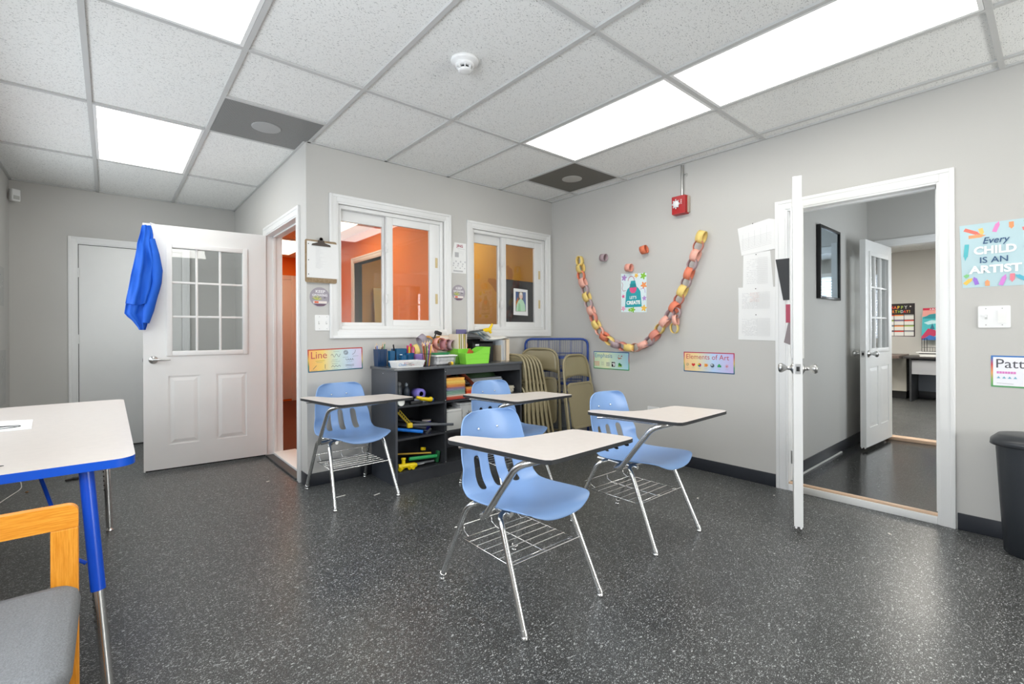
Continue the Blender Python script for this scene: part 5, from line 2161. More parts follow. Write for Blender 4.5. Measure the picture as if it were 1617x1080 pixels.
# blue wire rack in the corner
t = thing('wire_rack', 'blue wire magazine rack standing in the corner behind the folding chairs', 'rack', (3.26, 3.60, 0), math.atan2(3.10 - 3.60, 3.655 - 3.26))
Lr = math.hypot(.395, .50)
b = MB(M_rack)
b.tube([Vector(p) for p in ((0, 0, .02), (0, 0, 1.07), (Lr, 0, 1.07), (Lr, 0, .02))], .0115, 12, smooth_path=.07)
b.build('outer_frame', t)
b = MB(M_rack)
for k in range(33):
    x = .02 + (Lr - .04) * k / 32
    b.tube([(x, .012, .45), (x, .012, 1.06)], .0016 if k % 6 else .004, 5)
b.build('wire_grid', t)
for j, z in enumerate((.90, .77, .64, .51)):
    b = MB(M_rack)
    b.tube([(.02, 0, z), (.02, -.05, z + .03), (Lr - .06, -.05, z + .03), (Lr - .06, 0, z)], .004, 6)
    b.tube([(.04, -.05, z + .0), (Lr - .10, -.05, z + .0)], .003, 6)
    b.box((.04, -.05, z - .03), (Lr - .10, -.047, z - .005))
    for k in range(30):
        x = .045 + (Lr - .15) * k / 29
        b.tube([(x, -.05, z + .03), (x, -.05, z - .004)], .0012, 4)
    b.build('pocket', t)
b = MB(M_rack)
b.tube([(0, 0, .48), (Lr, 0, .48)], .006, 8)
b.tube([(0, .0, .2), (Lr, 0, .2)], .006, 8)
b.build('cross_bar', t)
# grey crate/box on the floor behind chairs
t = thing('grey_tote', 'grey plastic tote standing on the floor under the blue wire rack', 'tote', (3.47, 3.33, 0), R(-52))
b = MB(mat('grey_plastic', '#8e939b', rough=.5))
b.box((-.13, -.02, 0), (.13, .09, .43), .008)
b.build('tote_body', t)
b = MB(mat('grey_plastic_rim', '#7c8188', rough=.5))
for z in (.03, .10, .17):
    b.box((-.138, -.030, z), (.138, -.018, z + .010), .002)
for k in range(4):
    x = -.135 + .087 * k
    b.box((x, -.030, .03), (x + .010, -.018, .18), .002)
b.box((-.14, -.03, .415), (.14, .10, .435), .004)
b.build('rim_rib', t)

# ================================================================== TRASH CAN
t = thing('trash_can', 'dark grey plastic waste bin with rounded lid by the right wall', 'trash can', (3.535, .020, 0))


def D_ring(hx, hy, z, p=3.0, n=40):
    out_ = []
    for k in range(n):
        a = 2 * PI * k / n
        c_, s_ = math.cos(a), math.sin(a)
        x = hx * math.copysign(abs(c_) ** (2 / p), c_)
        y = hy * math.copysign(abs(s_) ** (2 / p), s_)
        out_.append((x, y, z))
    return out_


b = MB(M_trash)
b.loft([D_ring(.098, .160, 0), D_ring(.108, .178, .012), D_ring(.118, .192, .25), D_ring(.128, .206, .535), D_ring(.128, .206, .55)])
b.build('can_body', t)
b = MB(mat('lid_plastic', (.030, .033, .038), rough=.3))
b.loft([D_ring(.143, .222, .552), D_ring(.147, .228, .556), D_ring(.145, .226, .578), D_ring(.138, .218, .586), D_ring(.120, .20, .604), D_ring(.10, .17, .610), D_ring(.05, .09, .612)])
b.build('lid', t)


# ================================================================== SHEETS ON THE WALLS
class Sheet:
    """flat printed item: local u (right), v (up); each layer a hair further out"""

    def __init__(s, origin, u, n, curl=0.0, off=.0015):
        u = Vector(u).normalized()
        n = Vector(n).normalized()
        v = Vector((0, 0, 1))
        if abs(u.z) > 1e-6:
            v = n.cross(u)
        M = Matrix(((u.x, v.x, n.x, origin[0]), (u.y, v.y, n.y, origin[1]), (u.z, v.z, n.z, origin[2]), (0, 0, 0, 1)))
        s.mb = MB()
        s.loc = Vector(origin)
        s.F = M
        s.z = off
        s.mb.M = Matrix(((u.x, v.x, n.x, 0), (u.y, v.y, n.y, 0), (u.z, v.z, n.z, 0), (0, 0, 0, 1)))

    def base(s, poly, m, th=.0012):
        s.mb.use(m).prism(poly, s.z - th, s.z)
        return s

    def up(s):
        s.z += .0001
        return s.z

    def poly(s, pts, m):
        z = s.up()
        s.mb.use(m).add([(p[0], p[1], z) for p in pts], [tuple(range(len(pts)))])

    def rect(s, a, b, c, d, m):
        s.poly([(a, b), (c, b), (c, d), (a, d)], m)

    def disc(s, cx, cy, r, m, n=20, ry=None):
        s.poly([(cx + r * math.cos(2 * PI * k / n), cy + (ry or r) * math.sin(2 * PI * k / n)) for k in range(n)], m)

    def line(s, pts, w_, m):
        z = s.up()
        s.mb.use(m)
        for a, b in zip(pts[:-1], pts[1:]):
            d = Vector((b[0] - a[0], b[1] - a[1]))
            if d.length < 1e-7:
                continue
            q = Vector((-d.y, d.x)).normalized() * w_ / 2
            s.mb.add([(a[0] - q.x, a[1] - q.y, z), (b[0] - q.x, b[1] - q.y, z), (b[0] + q.x, b[1] + q.y, z), (a[0] + q.x, a[1] + q.y, z)], [(0, 1, 2, 3)])

    def text(s, st, x, y, size, m, align='LEFT', bold=0.0, sx=1.0, rot=0, shear=0):
        z = s.up()
        s.mb.use(m).text(st, size, Matrix.Translation((x, y, z)) @ Matrix.Rotation(rot, 4, 'Z'), align, 0, bold, sx, shear)

    def done(s, name, label=None, cat=None, group=None, parent=None):
        o = s.mb.build(name, parent)
        o.location = s.loc
        if label:
            tag(o, label, cat, group)
        return o


UR, NR = (0, -1, 0), (-1, 0, 0)        # right wall
UW, NW = (1, 0, 0), (0, -1, 0)         # window wall
INK = K('#3a3a3e')
GREY = K('#9a9a9c')


def scribble_rows(s, x0, y0, x1, y1, rows, m, seed=0, w_=.0012, dens=.8):
    rn = random.Random(seed)
    for r_ in range(rows):
        y = y1 - (y1 - y0) * (r_ + .5) / rows
        x = x0
        while x < x1:
            l = rn.uniform(.006, .022)
            if rn.random() < dens:
                s.line([(x, y), (min(x + l, x1), y)], w_, m)
            x += l + .004


# --- rainbow bordered art strips
RB = [(0, '#2f6ea8'), (.3, '#3c9a68'), (.5, '#e8c84a'), (.75, '#e0603c'), (1, '#c83a3a')]


def art_strip(name_txt, origin, wd_, ht, U, Nn, label, grad, txtc, edge_ax, stops_edge, tsize, draw, tx=.018, clip=None, tilt=0):
    u = Vector(U)
    uu = (u * math.cos(tilt) + Vector((0, 0, 1)) * math.sin(tilt))
    s = Sheet(origin, tuple(uu), Nn)
    gm = gradient_mat('print_edge_' + name_txt.replace(' ', '_'), stops_edge, 2)
    s.base(rrect(0, 0, wd_, ht, .002, 2), gm, .001)
    e = .008
    o = s.done('art_poster', label, 'poster')
    s2 = Sheet(origin, tuple(uu), Nn, off=.0019)
    gm2 = gradient_mat('print_field_' + name_txt.replace(' ', '_'), grad, edge_ax)
    s2.base(rrect(e, e, wd_ - e, ht - e, .001, 2), gm2, .0003)
    q = s2.done('printed_field')
    q.parent = o
    q.location = (0, 0, 0)
    s3 = Sheet(origin, tuple(uu), Nn, off=.0021)
    s3.text(name_txt, tx, ht - .016 - tsize * .72, tsize, K(txtc), sx=.98)
    draw(s3)
    q = s3.done('printed_design')
    q.parent = o
    q.location = (0, 0, 0)
    return o


def d_line(s):
    g_ = K('#6a7a80')
    d_ = K('#4a4a58')
    s.line([(.055, .082), (.125, .085)], .003, K('#b0a040'))
    s.line([(.035, .022), (.062, .050)], .003, d_)
    s.line([(.125, .022), (.125, .055)], .003, d_)
    for (x, y) in ((.02, .014), (.10, .014), (.06, .072), (.175, .014), (.175, .055), (.175, .085), (.19, .148), (.26, .10), (.34, .105), (.29, .063), (.29, .018)):
        s.line([(x, y), (x + .045, y)], .0015, g_)
    s.line([(.170 + .004 * k, .118 + .012 * math.sin(k * .75)) for k in range(19)], .0022, d_)
    for k in range(9):
        s.line([(.170 + .008 * k, .072), (.174 + .008 * k, .072)], .002, d_)
    s.line([(.170 + .012 * k, .030 + (.012 if k % 2 else 0)) for k in range(7)], .0022, d_)
    for r_ in (.017, .012, .007):
        s.line([(.285 + r_ * math.cos(a), .137 + r_ * math.sin(a)) for a in [2 * PI * k / 20 for k in range(21)]], .0016, d_)
    s.line([(.335 + .03 * math.sin(a) * .9, .120 + .034 * (1 - math.cos(a))) for a in [PI / 2 * k / 8 for k in range(9)]], .0022, d_)
    s.line([(.280 + .0035 * k + .004 * math.cos(k * 1.25), .083 + .007 * math.sin(k * 1.25)) for k in range(20)], .002, d_)
    for r_ in (.040, .046, .052):
        s.line([(.280, r_ - .01), (.348, r_ - .01)], .0014, d_)


art_strip('Line', (1.118, YW, .848), .42, .172, UW, NW, 'poster reading Line with wavy and zigzag strokes beside the bookcase',
          [(0, '#f2b060'), (.25, '#f2d070'), (.5, '#cfe0d0'), (.75, '#c6d8ea'), (1, '#d8c8e4')], '#c05058', 0,
          [(0, '#1f5a80'), (.25, '#2f7a60'), (.5, '#d8b84a'), (.75, '#c85030'), (1, '#b83028')], .075, d_line, tilt=R(1.2))


def d_emph(s):
    cs_ = ['#e87060', '#e8a060', '#f0c860']
    for i in range(3):
        for j in range(5):
            s.rect(.012 + .013 * j, .030 + .016 * i, .020 + .013 * j, .040 + .016 * i, K('#e89080'))
    for j in range(2):
        for i in range(2):
            s.line([(.105 + .018 * j + .007 * math.cos(a), .045 + .020 * i + .007 * math.sin(a)) for a in [2 * PI * k / 10 for k in range(11)]], .0015, K('#8a9a98'))
    for i in range(5):
        s.line([(.160, .034 + .008 * i), (.200, .034 + .008 * i)], .0015, K('#8088a0'))
        s.line([(.162 + .009 * i, .030), (.162 + .009 * i, .070)], .0015, K('#8088a0'))
    s.rect(.225, .028, .265, .074, K('#101012'))
    s.disc(.252, .050, .009, K('#f0f0f0'), ry=.018)
    s.disc(.236, .058, .006, K('#f0f0f0'))
    s.rect(.300, .030, .345, .044, K('#9cc860'))
    s.disc(.318, .054, .014, K('#2a8a3a'))
    s.rect(.326, .040, .342, .056, K('#1f5a30'))
    rn = random.Random(4)
    for k in range(9):
        s.disc(.300 + rn.uniform(0, .05), .105 + rn.uniform(0, .035), .0045, K(['#d8502a', '#e8883a', '#b03028'][k % 3]), 8)


art_strip('Emphasis', (XR, 3.060, .775), .425, .172, UR, NR, 'poster reading Emphasis below the paper chain on the right wall',
          [(0, '#a8d8e8'), (.45, '#d2ecd8'), (.6, '#eef4c8'), (1, '#cfe8c4')][::1], '#4f8fb8', 1,
          [(0, '#3c9a58'), (.3, '#4fae70'), (.55, '#c85060'), (.8, '#6a5a90'), (1, '#2f6ea8')], .060, d_emph, tx=.014)


def d_elem(s):
    y = .060
    s.line([(.034 + .014 * math.cos(a) * (1 - k / 30), y + .014 * math.sin(a) * (1 - k / 30)) for k, a in enumerate([.9 * q for q in range(24)])], .0014, K('#8a8a70'))
    pts = [(.087 + .016 * math.sin(a) ** 3, y + .001 * (13 * math.cos(a) - 5 * math.cos(2 * a) - 2 * math.cos(3 * a) - math.cos(4 * a))) for a in [2 * PI * k / 24 for k in range(24)]]
    s.poly(pts, K('#d83030'))
    for k in range(6):
        a0 = PI / 3 * k
        s.poly([(.140, y)] + [(.140 + .015 * math.cos(a0 + PI / 3 * q / 4), y + .015 * math.sin(a0 + PI / 3 * q / 4)) for q in range(5)], K(['#d83030', '#e8a030', '#e8d840', '#30a050', '#3060c0', '#803090'][k]))
    s.rect(.183, y - .012, .207, y + .013, K('#f0a84a'))
    s.rect(.190, y - .006, .212, y + .008, K('#e88e30'))
    s.disc(.250, y, .016, K('#50606e'))
    s.disc(.246, y + .005, .007, K('#c8d4dc'))
    s.rect(.292, y - .010, .322, y + .004, K('#2f9a58'))
    s.disc(.306, y + .006, .009, K('#3aa868'))
    for k in range(7):
        a = 2 * PI * k / 7
        s.line([(.368, y), (.368 + .017 * math.cos(a), y + .017 * math.sin(a))], .002, K('#e87050'))
    for k, x in enumerate((.034, .087, .140, .196, .250, .307, .368)):
        s.line([(x - .012, .034), (x + .012, .034)], .0014, GREY)


art_strip('Elements of Art', (XR, 2.083, .804), .427, .166, UR, NR, 'poster reading Elements of Art on the right wall',
          [(0, '#c9b8e6'), (.4, '#bcd6f4'), (.75, '#f2dca0'), (1, '#f4c690')], '#c04a50', 1,
          [(0, '#2c4f86'), (.3, '#3c9a68'), (.5, '#d8b84a'), (.8, '#c83a5a'), (1, '#b02a4a')], .058, d_elem, tx=.020)


def d_patt(s):
    for k in range(7):
        s.rect(.022 + .0105 * k, .074, .031 + .0105 * k, .086, K('#e087c8'))
    for k in range(4):
        s.rect(.125 + .02 * k, .074, .138 + .02 * k, .086, K(['#e087c8', '#a07ad8'][k % 2]))
    for k in range(4):
        s.poly([(.022 + .021 * k, .048), (.036 + .021 * k, .048), (.029 + .021 * k, .060)], K('#7ab0c8'))
        s.poly([(.125 + .021 * k, .046), (.135 + .021 * k, .046), (.130 + .021 * k, .054)], K('#7ab0c8'))
    s.line([(.022, .022), (.085, .020)], .0016, GREY)
    s.line([(.125, .020), (.18, .019)], .0016, GREY)


art_strip('Pattern', (XR, .253, .830), .42, .172, UR, NR, 'poster reading Pattern at the right edge below the light switch',
          [(0, '#f0f0f6'), (1, '#f4f2f4')], '#55555c', 0,
          [(0, '#4a9a60'), (.25, '#8ab860'), (.45, '#e8a060'), (.7, '#d84848'), (.9, '#3a6ab0'), (1, '#3a7ac0')], .070, d_patt, tx=.016)

# --- LET'S CREATE poster
s = Sheet((XR, 2.722, 1.325), UR, NR)
s.base([(0, .003), (.277, -.008), (.279, .348), (0, .368)], K('#dfeff2'))


def splat(s, cx, cy, r, m, seed):
    rn = random.Random(seed)
    s.poly([(cx + r * (1 + .35 * math.sin(5 * a + seed)) * math.cos(a), cy + r * (1 + .35 * math.sin(5 * a + seed)) * math.sin(a)) for a in [2 * PI * k / 30 for k in range(30)]], m)


splat(s, .035, .325, .024, K('#b58fd0'), 1)
splat(s, .245, .325, .026, K('#8ac63f'), 2)
splat(s, .170, .335, .018, K('#f2c14e'), 3)
splat(s, .250, .240, .026, K('#f29a5a'), 4)
splat(s, .025, .150, .014, K('#e05a90'), 5)
splat(s, .255, .120, .018, K('#b58fd0'), 6)
splat(s, .250, .030, .024, K('#f2c14e'), 7)
splat(s, .130, .020, .022, K('#8ac63f'), 8)
splat(s, .025, .035, .020, K('#e9a5c0'), 9)
splat(s, .095, .020, .014, K('#8ac63f'), 10)
ap = K('#2ba3ad')
s.line([(.115 + .034 * math.cos(a), .292 + .040 * math.sin(a)) for a in [PI * k / 12 for k in range(13)]], .006, K('#c06a8a'))
s.line([(.055, .205), (.025, .20), (.012, .225), (.022, .26), (.010, .285)], .004, K('#b5607a'))
s.line([(.215, .205), (.245, .215), (.262, .20), (.265, .17)], .004, K('#b58fd0'))
s.poly([(.045, .045), (.228, .045), (.215, .185), (.195, .215), (.172, .235), (.158, .290), (.112, .290), (.098, .235), (.072, .215), (.058, .185)], ap)
s.poly([(.095, .228), (.175, .228), (.170, .195), (.152, .175), (.118, .175), (.100, .195)], K('#e85a8a'))
for k in range(5):
    s.line([(.105 + .013 * k, .225), (.102 + .0145 * k, .262)], .005, K('#1f5f6a'))
s.text("LET'S", .135, .122, .036, K('#f4fafa'), 'CENTER', .0008, .95)
s.text('CREATE', .137, .072, .044, K('#ffffff'), 'CENTER', .0022, .95)
s.done('apron_poster', "poster with a teal apron reading LET'S CREATE inside the paper chain", 'poster')

# --- Every child is an artist
s = Sheet((XR, .377, 1.382), (0, -1, .0), NR)
s.base([(.012, .0), (.290, .0), (.292, .355), (0, .355)], K('#bcd6dc'))
cr_ = [(.03, .330, .10, -.5, '#f08070'), (.055, .285, .09, .03, '#f5a878'), (.125, .328, .05, -1.35, '#f5cf78'), (.205, .300, .075, 1.25, '#ef8fc8'),
       (.300, .345, .05, -1.55, '#f5a070'), (.375, .335, .06, .9, '#8ccf8a'), (.36, .300, .06, .2, '#f08080'), (.045, .245, .12, -1.65, '#5fc0c8'),
       (.03, .060, .03, .6, '#8ccf8a'), (.03, .020, .06, .8, '#f5c860'), (.105, .015, .06, 1.85, '#a07ad8'), (.165, .005, .045, 1.6, '#f5a878'),
       (.240, .005, .08, 1.25, '#d88ad8'), (.305, .065, .06, -1.6, '#f58a98'), (.375, .030, .06, 2.5, '#5fb8d0'), (.375, .20, .06, .8, '#a07ad8'), (.43, .1, .08, 1.2, '#8ccf8a')]
for (x, y, l, a, c_) in cr_:
    x, l = x * .68, l * .78
    d = Vector((math.cos(a), math.sin(a)))
    q = Vector((-d.y, d.x)) * .009
    p0 = Vector((x, y))
    p1 = p0 + d * l * .75
    p2 = p0 + d * l
    s.poly([tuple(p0 - q), tuple(p1 - q), tuple(p1 + q), tuple(p0 + q)], K(c_))
    s.poly([tuple(p1 - q * .7), tuple(p2), tuple(p1 + q * .7)], K(c_))
nv = K('#3d5f86')
wh = K('#fbfdfd')
s.text('Every', .092, .240, .050, nv, bold=.0005, shear=.25, sx=.90)
s.text('CHILD', .058, .184, .058, wh, bold=.0022, sx=.98)
s.text('IS AN', .080, .134, .046, nv, bold=.0004, sx=1.02)
s.text('ARTIST', .042, .078, .058, wh, bold=.0022, sx=1.08)
s.done('artist_poster', 'pale blue crayon poster reading Every child is an artist above the switch', 'poster')

# --- wall papers near the right door
for nm, pts, lab, seed in (('posted_sheet', [(1.627, 1.934), (1.400, 1.972), (1.352, 1.958), (1.346, 1.744), (1.598, 1.722)], 'tilted printed sheet, topmost of those beside the hall doorway', 1),
                           ('posted_sheet', [(1.585, 1.735), (1.392, 1.735), (1.372, 1.462), (1.590, 1.462)], 'narrow printed list, middle of the sheets beside the hall doorway', 2),
                           ('posted_sheet', [(1.624, 1.478), (1.357, 1.466), (1.357, 1.276), (1.622, 1.280)], 'printed chart below the narrow list beside the hall doorway', 3),
                           ('posted_sheet', [(1.624, 1.282), (1.357, 1.278), (1.357, 1.071), (1.626, 1.077)], 'lowest printed chart beside the hall doorway', 4)):
    y0, z0 = 1.63, 1.0
    zo = {1: .0045, 2: .0015, 3: .003, 4: .0022}[seed]
    s = Sheet((XR, y0, z0), UR, NR, off=zo)
    pl = [(y0 - p[0], p[1] - z0) for p in pts]
    s.base(list(reversed(pl)), M_paper, .0008)
    xs_ = [p[0] for p in pl]
    ys_ = [p[1] for p in pl]
    x0, x1, y0_, y1_ = min(xs_) + .03, max(xs_) - .035, min(ys_) + .035, max(ys_) - .045
    lt = K('#c4c4c4')
    if seed == 1:
        y1_ -= .03
        for k in range(5):
            s.line([(x0 + .01 + (x1 - x0) * k / 5, y0_ + .01 + .01 * k), (x0 + .01 + (x1 - x0) * k / 5, y1_ - .02 + .012 * k)], .0012, lt)
        for k in range(8):
            s.line([(x0, y0_ + .012 * k), (x1, y0_ + .03 + .012 * k)], .0012, K('#b8b8ba'))
    else:
        scribble_rows(s, x0, y0_, x0 + (x1 - x0) * .55, y1_, 14, K('#a8a8aa'), seed)
        for k in range(8):
            s.line([(x0 + (x1 - x0) * (.55 + .06 * k), y0_), (x0 + (x1 - x0) * (.55 + .06 * k), y1_)], .0009, lt)
        for k in range(15):
            s.line([(x0 + (x1 - x0) * .55, y0_ + (y1_ - y0_) * k / 14), (x1, y0_ + (y1_ - y0_) * k / 14)], .0009, lt)
        if seed == 3:
            scribble_rows(s, x0 + .06, y0_ + .05, x0 + .13, y1_, 8, K('#d8a090'), 11)
    s.disc((xs_[0] + xs_[1]) / 2, max(ys_) - .018, .004, K('#202020'), 8)
    s.done(nm, lab, 'paper', 'printed sheets pinned beside the hall doorway')

# black folder and pink papers hung behind the right door, on its jamb casing
b = MB(K('#28292b', .5))
b.add([(3.640, 1.335, 1.655), (3.640, 1.245, 1.655), (3.640, 1.245, 1.36), (3.640, 1.285, 1.36), (3.644, 1.335, 1.655), (3.644, 1.245, 1.655), (3.644, 1.245, 1.36), (3.644, 1.285, 1.36)],
      [(0, 3, 2, 1), (4, 5, 6, 7), (0, 1, 5, 4), (1, 2, 6, 5), (2, 3, 7, 6), (3, 0, 4, 7)])
tag(b.build('black_folder'), 'black folder hanging behind the open hall door', 'folder')
b = MB(K('#8f8486', .7))
b.add([(3.648, 1.25, 1.23), (3.648, 1.235, 1.23), (3.648, 1.235, 1.04), (3.648, 1.285, 1.06), (3.652, 1.25, 1.23), (3.652, 1.235, 1.23), (3.652, 1.235, 1.04), (3.652, 1.285, 1.06)],
      [(0, 3, 2, 1), (4, 5, 6, 7), (0, 1, 5, 4), (1, 2, 6, 5), (2, 3, 7, 6), (3, 0, 4, 7)])
b.use(K('#b04a60', .6)).box((3.644, 1.236, 1.20), (3.647, 1.27, 1.33))
tag(b.build('hanging_papers'), 'grey and pink papers hanging below the black folder behind the door', 'papers')

# --- items on the window wall
s = Sheet((2.36, YW, 1.69), UW, NW)
s.base([(.0, .0), (.188, .004), (.188, .285), (.060, .285)], M_paper)
s.text('JING', .085, .245, .034, K('#a04058'), bold=.0012)
s.line([(.09, .232), (.18, .230)], .0015, GREY)
scribble_rows(s, .10, .17, .18, .225, 4, K('#b0b0b2'), 5)
s.rect(.062, .150, .105, .195, K('#b4b4b6'))
for k in range(6):
    s.disc(.05 + .025 * k, .09 + .02 * (k % 2), .009, K('#c9c9cb'), 10)
    s.disc(.045 + .025 * k, .05 + .02 * ((k + 1) % 2), .006, K('#bdbdbf'), 10)
s.rect(.045, .015, .15, .028, K('#c0c0c2'))
s.done('news_sheet', 'white printed news sheet pinned between the two windows', 'paper')


def keep_disk(x, z, lab):
    s = Sheet((x, YW, z), UW, NW)
    s.base([(.074 * math.cos(2 * PI * k / 28), .074 * math.sin(2 * PI * k / 28)) for k in range(28)], K('#a39ca4'))
    s.text('KEEP', .004, .032, .030, K('#e9e6e9'), 'CENTER', .0006, 1.1)
    s.text('GROWING', 0, .006, .024, K('#e9e6e9'), 'CENTER', .0005, .95)
    for k in range(9):
        a = .2 + k * .33
        s.line([(-.022, -.022), (-.022 + .038 * math.cos(a), -.022 + .034 * math.sin(a))], .004, K(['#b8c05a', '#d8cf70', '#8fa858'][k % 3]))
    s.disc(.036, -.004, .009, K('#6f6a72'), 10, .004)
    s.rect(-.048, -.048, .052, -.030, K('#e8ded8'))
    s.rect(-.040, -.046, -.010, -.032, K('#e0684a'))
    s.poly([(-.045, -.052), (.05, -.052), (.03, -.066), (-.02, -.068)], K('#6d5566'))
    s.done('round_sign', lab, 'sign', 'round grey plaques')


keep_disk(1.205, 1.415, 'round grey plaque reading Keep Growing under the clipboard')
keep_disk(2.462, 1.510, 'round grey plaque reading Keep Growing between the windows')


def switch(origin, U, Nn, wd_, ht, kinds, lab):
    s = Sheet(origin, U, Nn, off=.006)
    s.base(rrect(0, 0, wd_, ht, .006, 3), M_white, .006)
    o = s.done('light_switch', lab, 'light switch')
    n_ = len(kinds)
    for k, kd in enumerate(kinds):
        cx_ = wd_ * (k + .5) / n_
        q = Sheet(origin, U, Nn, off=.009)
        if kd == 't':
            q.base(rrect(cx_ - .005, ht / 2 - .012, cx_ + .005, ht / 2 + .012, .001, 2), K('#c9c9c6'), .003)
            q.z = .016
            q.base(rrect(cx_ - .004, ht / 2 - .002, cx_ + .004, ht / 2 + .010, .001, 2), M_white, .010)
        else:
            q.base(rrect(cx_ - .017, ht / 2 - .034, cx_ + .017, ht / 2 + .034, .002, 2), K('#efefec'), .003)
        for zz_ in (-.045, .045):
            q.disc(cx_, ht / 2 + zz_, .0025, K('#8c8c8a'), 8)
        p = q.done('toggle' if kd == 't' else 'rocker')
        p.parent = o
        p.location = (0, 0, 0)
    return o


switch((1.168, YW, 1.162), UW, NW, .112, .118, ('t', 't'), 'white double toggle switch plate left of the first window')
switch((XR, .302, 1.155), UR, NR, .125, .120, ('t', 'r'), 'white switch plate below the crayon poster')
s = Sheet((XR, 2.437, .35), UR, NR, off=.006)
s.base(rrect(0, 0, .118, .118, .006, 3), M_white, .006)
s.rect(.020, .070, .046, .095, K('#d8d8d4')); s.rect(.072, .070, .098, .095, K('#d8d8d4'))
s.done('wall_outlet', 'white outlet plate low on the right wall behind a desk', 'outlet')

# clipboard
t = thing('clipboard', 'brown clipboard with white sheet hanging left of the first window', 'clipboard', (1.092, YW - .022, 1.520))
b = MB(wood_mat('hardboard', '#9a8468', '#86704f', 30, (2, 2, 2), .6))
b.M = Matrix.Translation((0, 0, 0)) @ Matrix.Rotation(PI / 2, 4, 'X')
b.prism(rrect(0, 0, .232, .318, .012, 3), 0, .004)
b.build('board', t)
b = MB(M_paper)
b.M = Matrix.Rotation(PI / 2, 4, 'X')
b.prism([(.012, .036), (.250, .036), (.246, .300), (.014, .306)], .0045, .0055)
b.use(K('#bcbcbe'))
rn = random.Random(3)
for k in range(16):
    y = .26 - .010 * k
    b.add([(.075, y, .0058), (.075 + rn.uniform(.03, .09), y, .0058), (.075 + .03, y + .0015, .0058), (.075, y + .0015, .0058)], [(0, 1, 2, 3)])
b.use(K('#303030'))
for y in (.06, .165, .285):
    b.lathe([(.001, .0058), (.004, .0058), (.004, .0060), (.001, .0060)], 8, (.024, y, 0))
b.build('sheet', t)
b = MB(mat('dark_clip_metal', '#4a4440', rough=.3, metal=.8))
b.M = Matrix.Rotation(PI / 2, 4, 'X')
b.prism([(.045, .275), (.185, .275), (.180, .288), (.140, .300), (.135, .318), (.095, .318), (.090, .300), (.050, .288)], .006, .014)
b.lathe([(.010, .006), (.014, .006), (.014, .012), (.010, .012), (.010, .006)], 16, (.115, .326, 0))
b.build('clip', t, bevel=.001)

# black board with portrait print behind the second window's right pane
s = Sheet((3.063, YW + .052, 1.235), UW, NW)
s.base([(0, 0), (.395, 0), (.395, .440), (0, .450)], K('#2b2a2c'), .002)
s.done('black_board', 'black board propped inside the right pane of the second window', 'board')
s = Sheet((3.168, YW + .038, 1.318), UW, NW)
s.base([(0, 0.003), (.200, -.003), (.197, .270), (0.002, .278)], M_paper)
s.rect(.030, .040, .172, .245, K('#7a6a58'))
s.rect(.030, .150, .070, .245, K('#4a5f8a'))
s.rect(.130, .060, .172, .245, K('#6a7aa0'))
s.poly([(.030, .12), (.06, .19), (.075, .12), (.05, .05)], K('#c0783a'))
s.poly([(.035, .042), (.165, .042), (.160, .11), (.138, .150), (.112, .170), (.090, .170), (.065, .150), (.042, .11)], K('#b9dcc0'))
s.poly([(.060, .042), (.100, .042), (.090, .12), (.070, .13)], K('#9acb9e'))
s.disc(.103, .200, .024, K('#e3c7b8'), 16, .032)
s.poly([(.080, .21), (.126, .21), (.120, .236), (.103, .242), (.086, .236)], K('#e8e2da'))
s.done('portrait_print', 'small print of a figure in pale green on the black board', 'picture')

# --- fire alarm
t = thing('fire_alarm', 'red fire alarm horn strobe on the right wall near the ceiling', 'fire alarm', (XR, 2.092, 2.130))
b = MB(M_red)
b.M = Matrix.Rotation(0, 4, 'Z')
ring0 = [(0, y, z) for (y, z) in rrect(-.062, 0, .062, .155, .006, 3)]
ring1 = [(-.045, y, z) for (y, z) in rrect(-.062, 0, .062, .155, .006, 3)]
ring2 = [(-.058 - .010 * math.cos(y / .062 * 1.3), y * .97, .078 + (z - .078) * .96) for (y, z) in rrect(-.062, 0, .062, .155, .006, 3)]
b.loft([ring0, ring1, ring2])
b.build('housing', t, bevel=.003)
b = MB(mat('strobe_lens', '#e8e8ea', rough=.15))
b.sphere((-.068, .018, .085), .030, 12, (.5, 1, 1))
for k in range(8):
    a = 2 * PI * k / 8
    b.sphere((-.070, .018 + .030 * math.cos(a), .085 + .036 * math.sin(a)), .006, 6)
b.build('strobe', t)
b = MB(K('#f4d8d8', .5))
b.M = Matrix(((0, 0, -1, -.0675), (-1, 0, 0, -.022), (0, 1, 0, .118), (0, 0, 0, 1))) @ Matrix.Rotation(-PI / 2, 4, 'Z')
b.text('FIRE', .024, Matrix.Translation((0, 0, .004)))
b.build('lettering', t)
b = MB(K('#b8a898', .5)); b.box((-.03, -.075, .008), (-.001, -.0625, .145), .002); b.build('back_box', t)
b = MB(M_steel)
b.tube([(XR - .016, 2.080, 2.286), (XR - .016, 2.080, 2.548)], .011, 14)
b.tube([(XR - .016, 2.080, 2.455), (XR - .016, 2.080, 2.470)], .0135, 14)
b.box((XR - .006, 2.040, 2.452), (XR, 2.075, 2.472), .002)
b.sphere((XR - .008, 2.052, 2.462), .007, 8)
tag(b.build('conduit_pipe'), 'steel conduit running from the ceiling down to the red alarm', 'conduit')

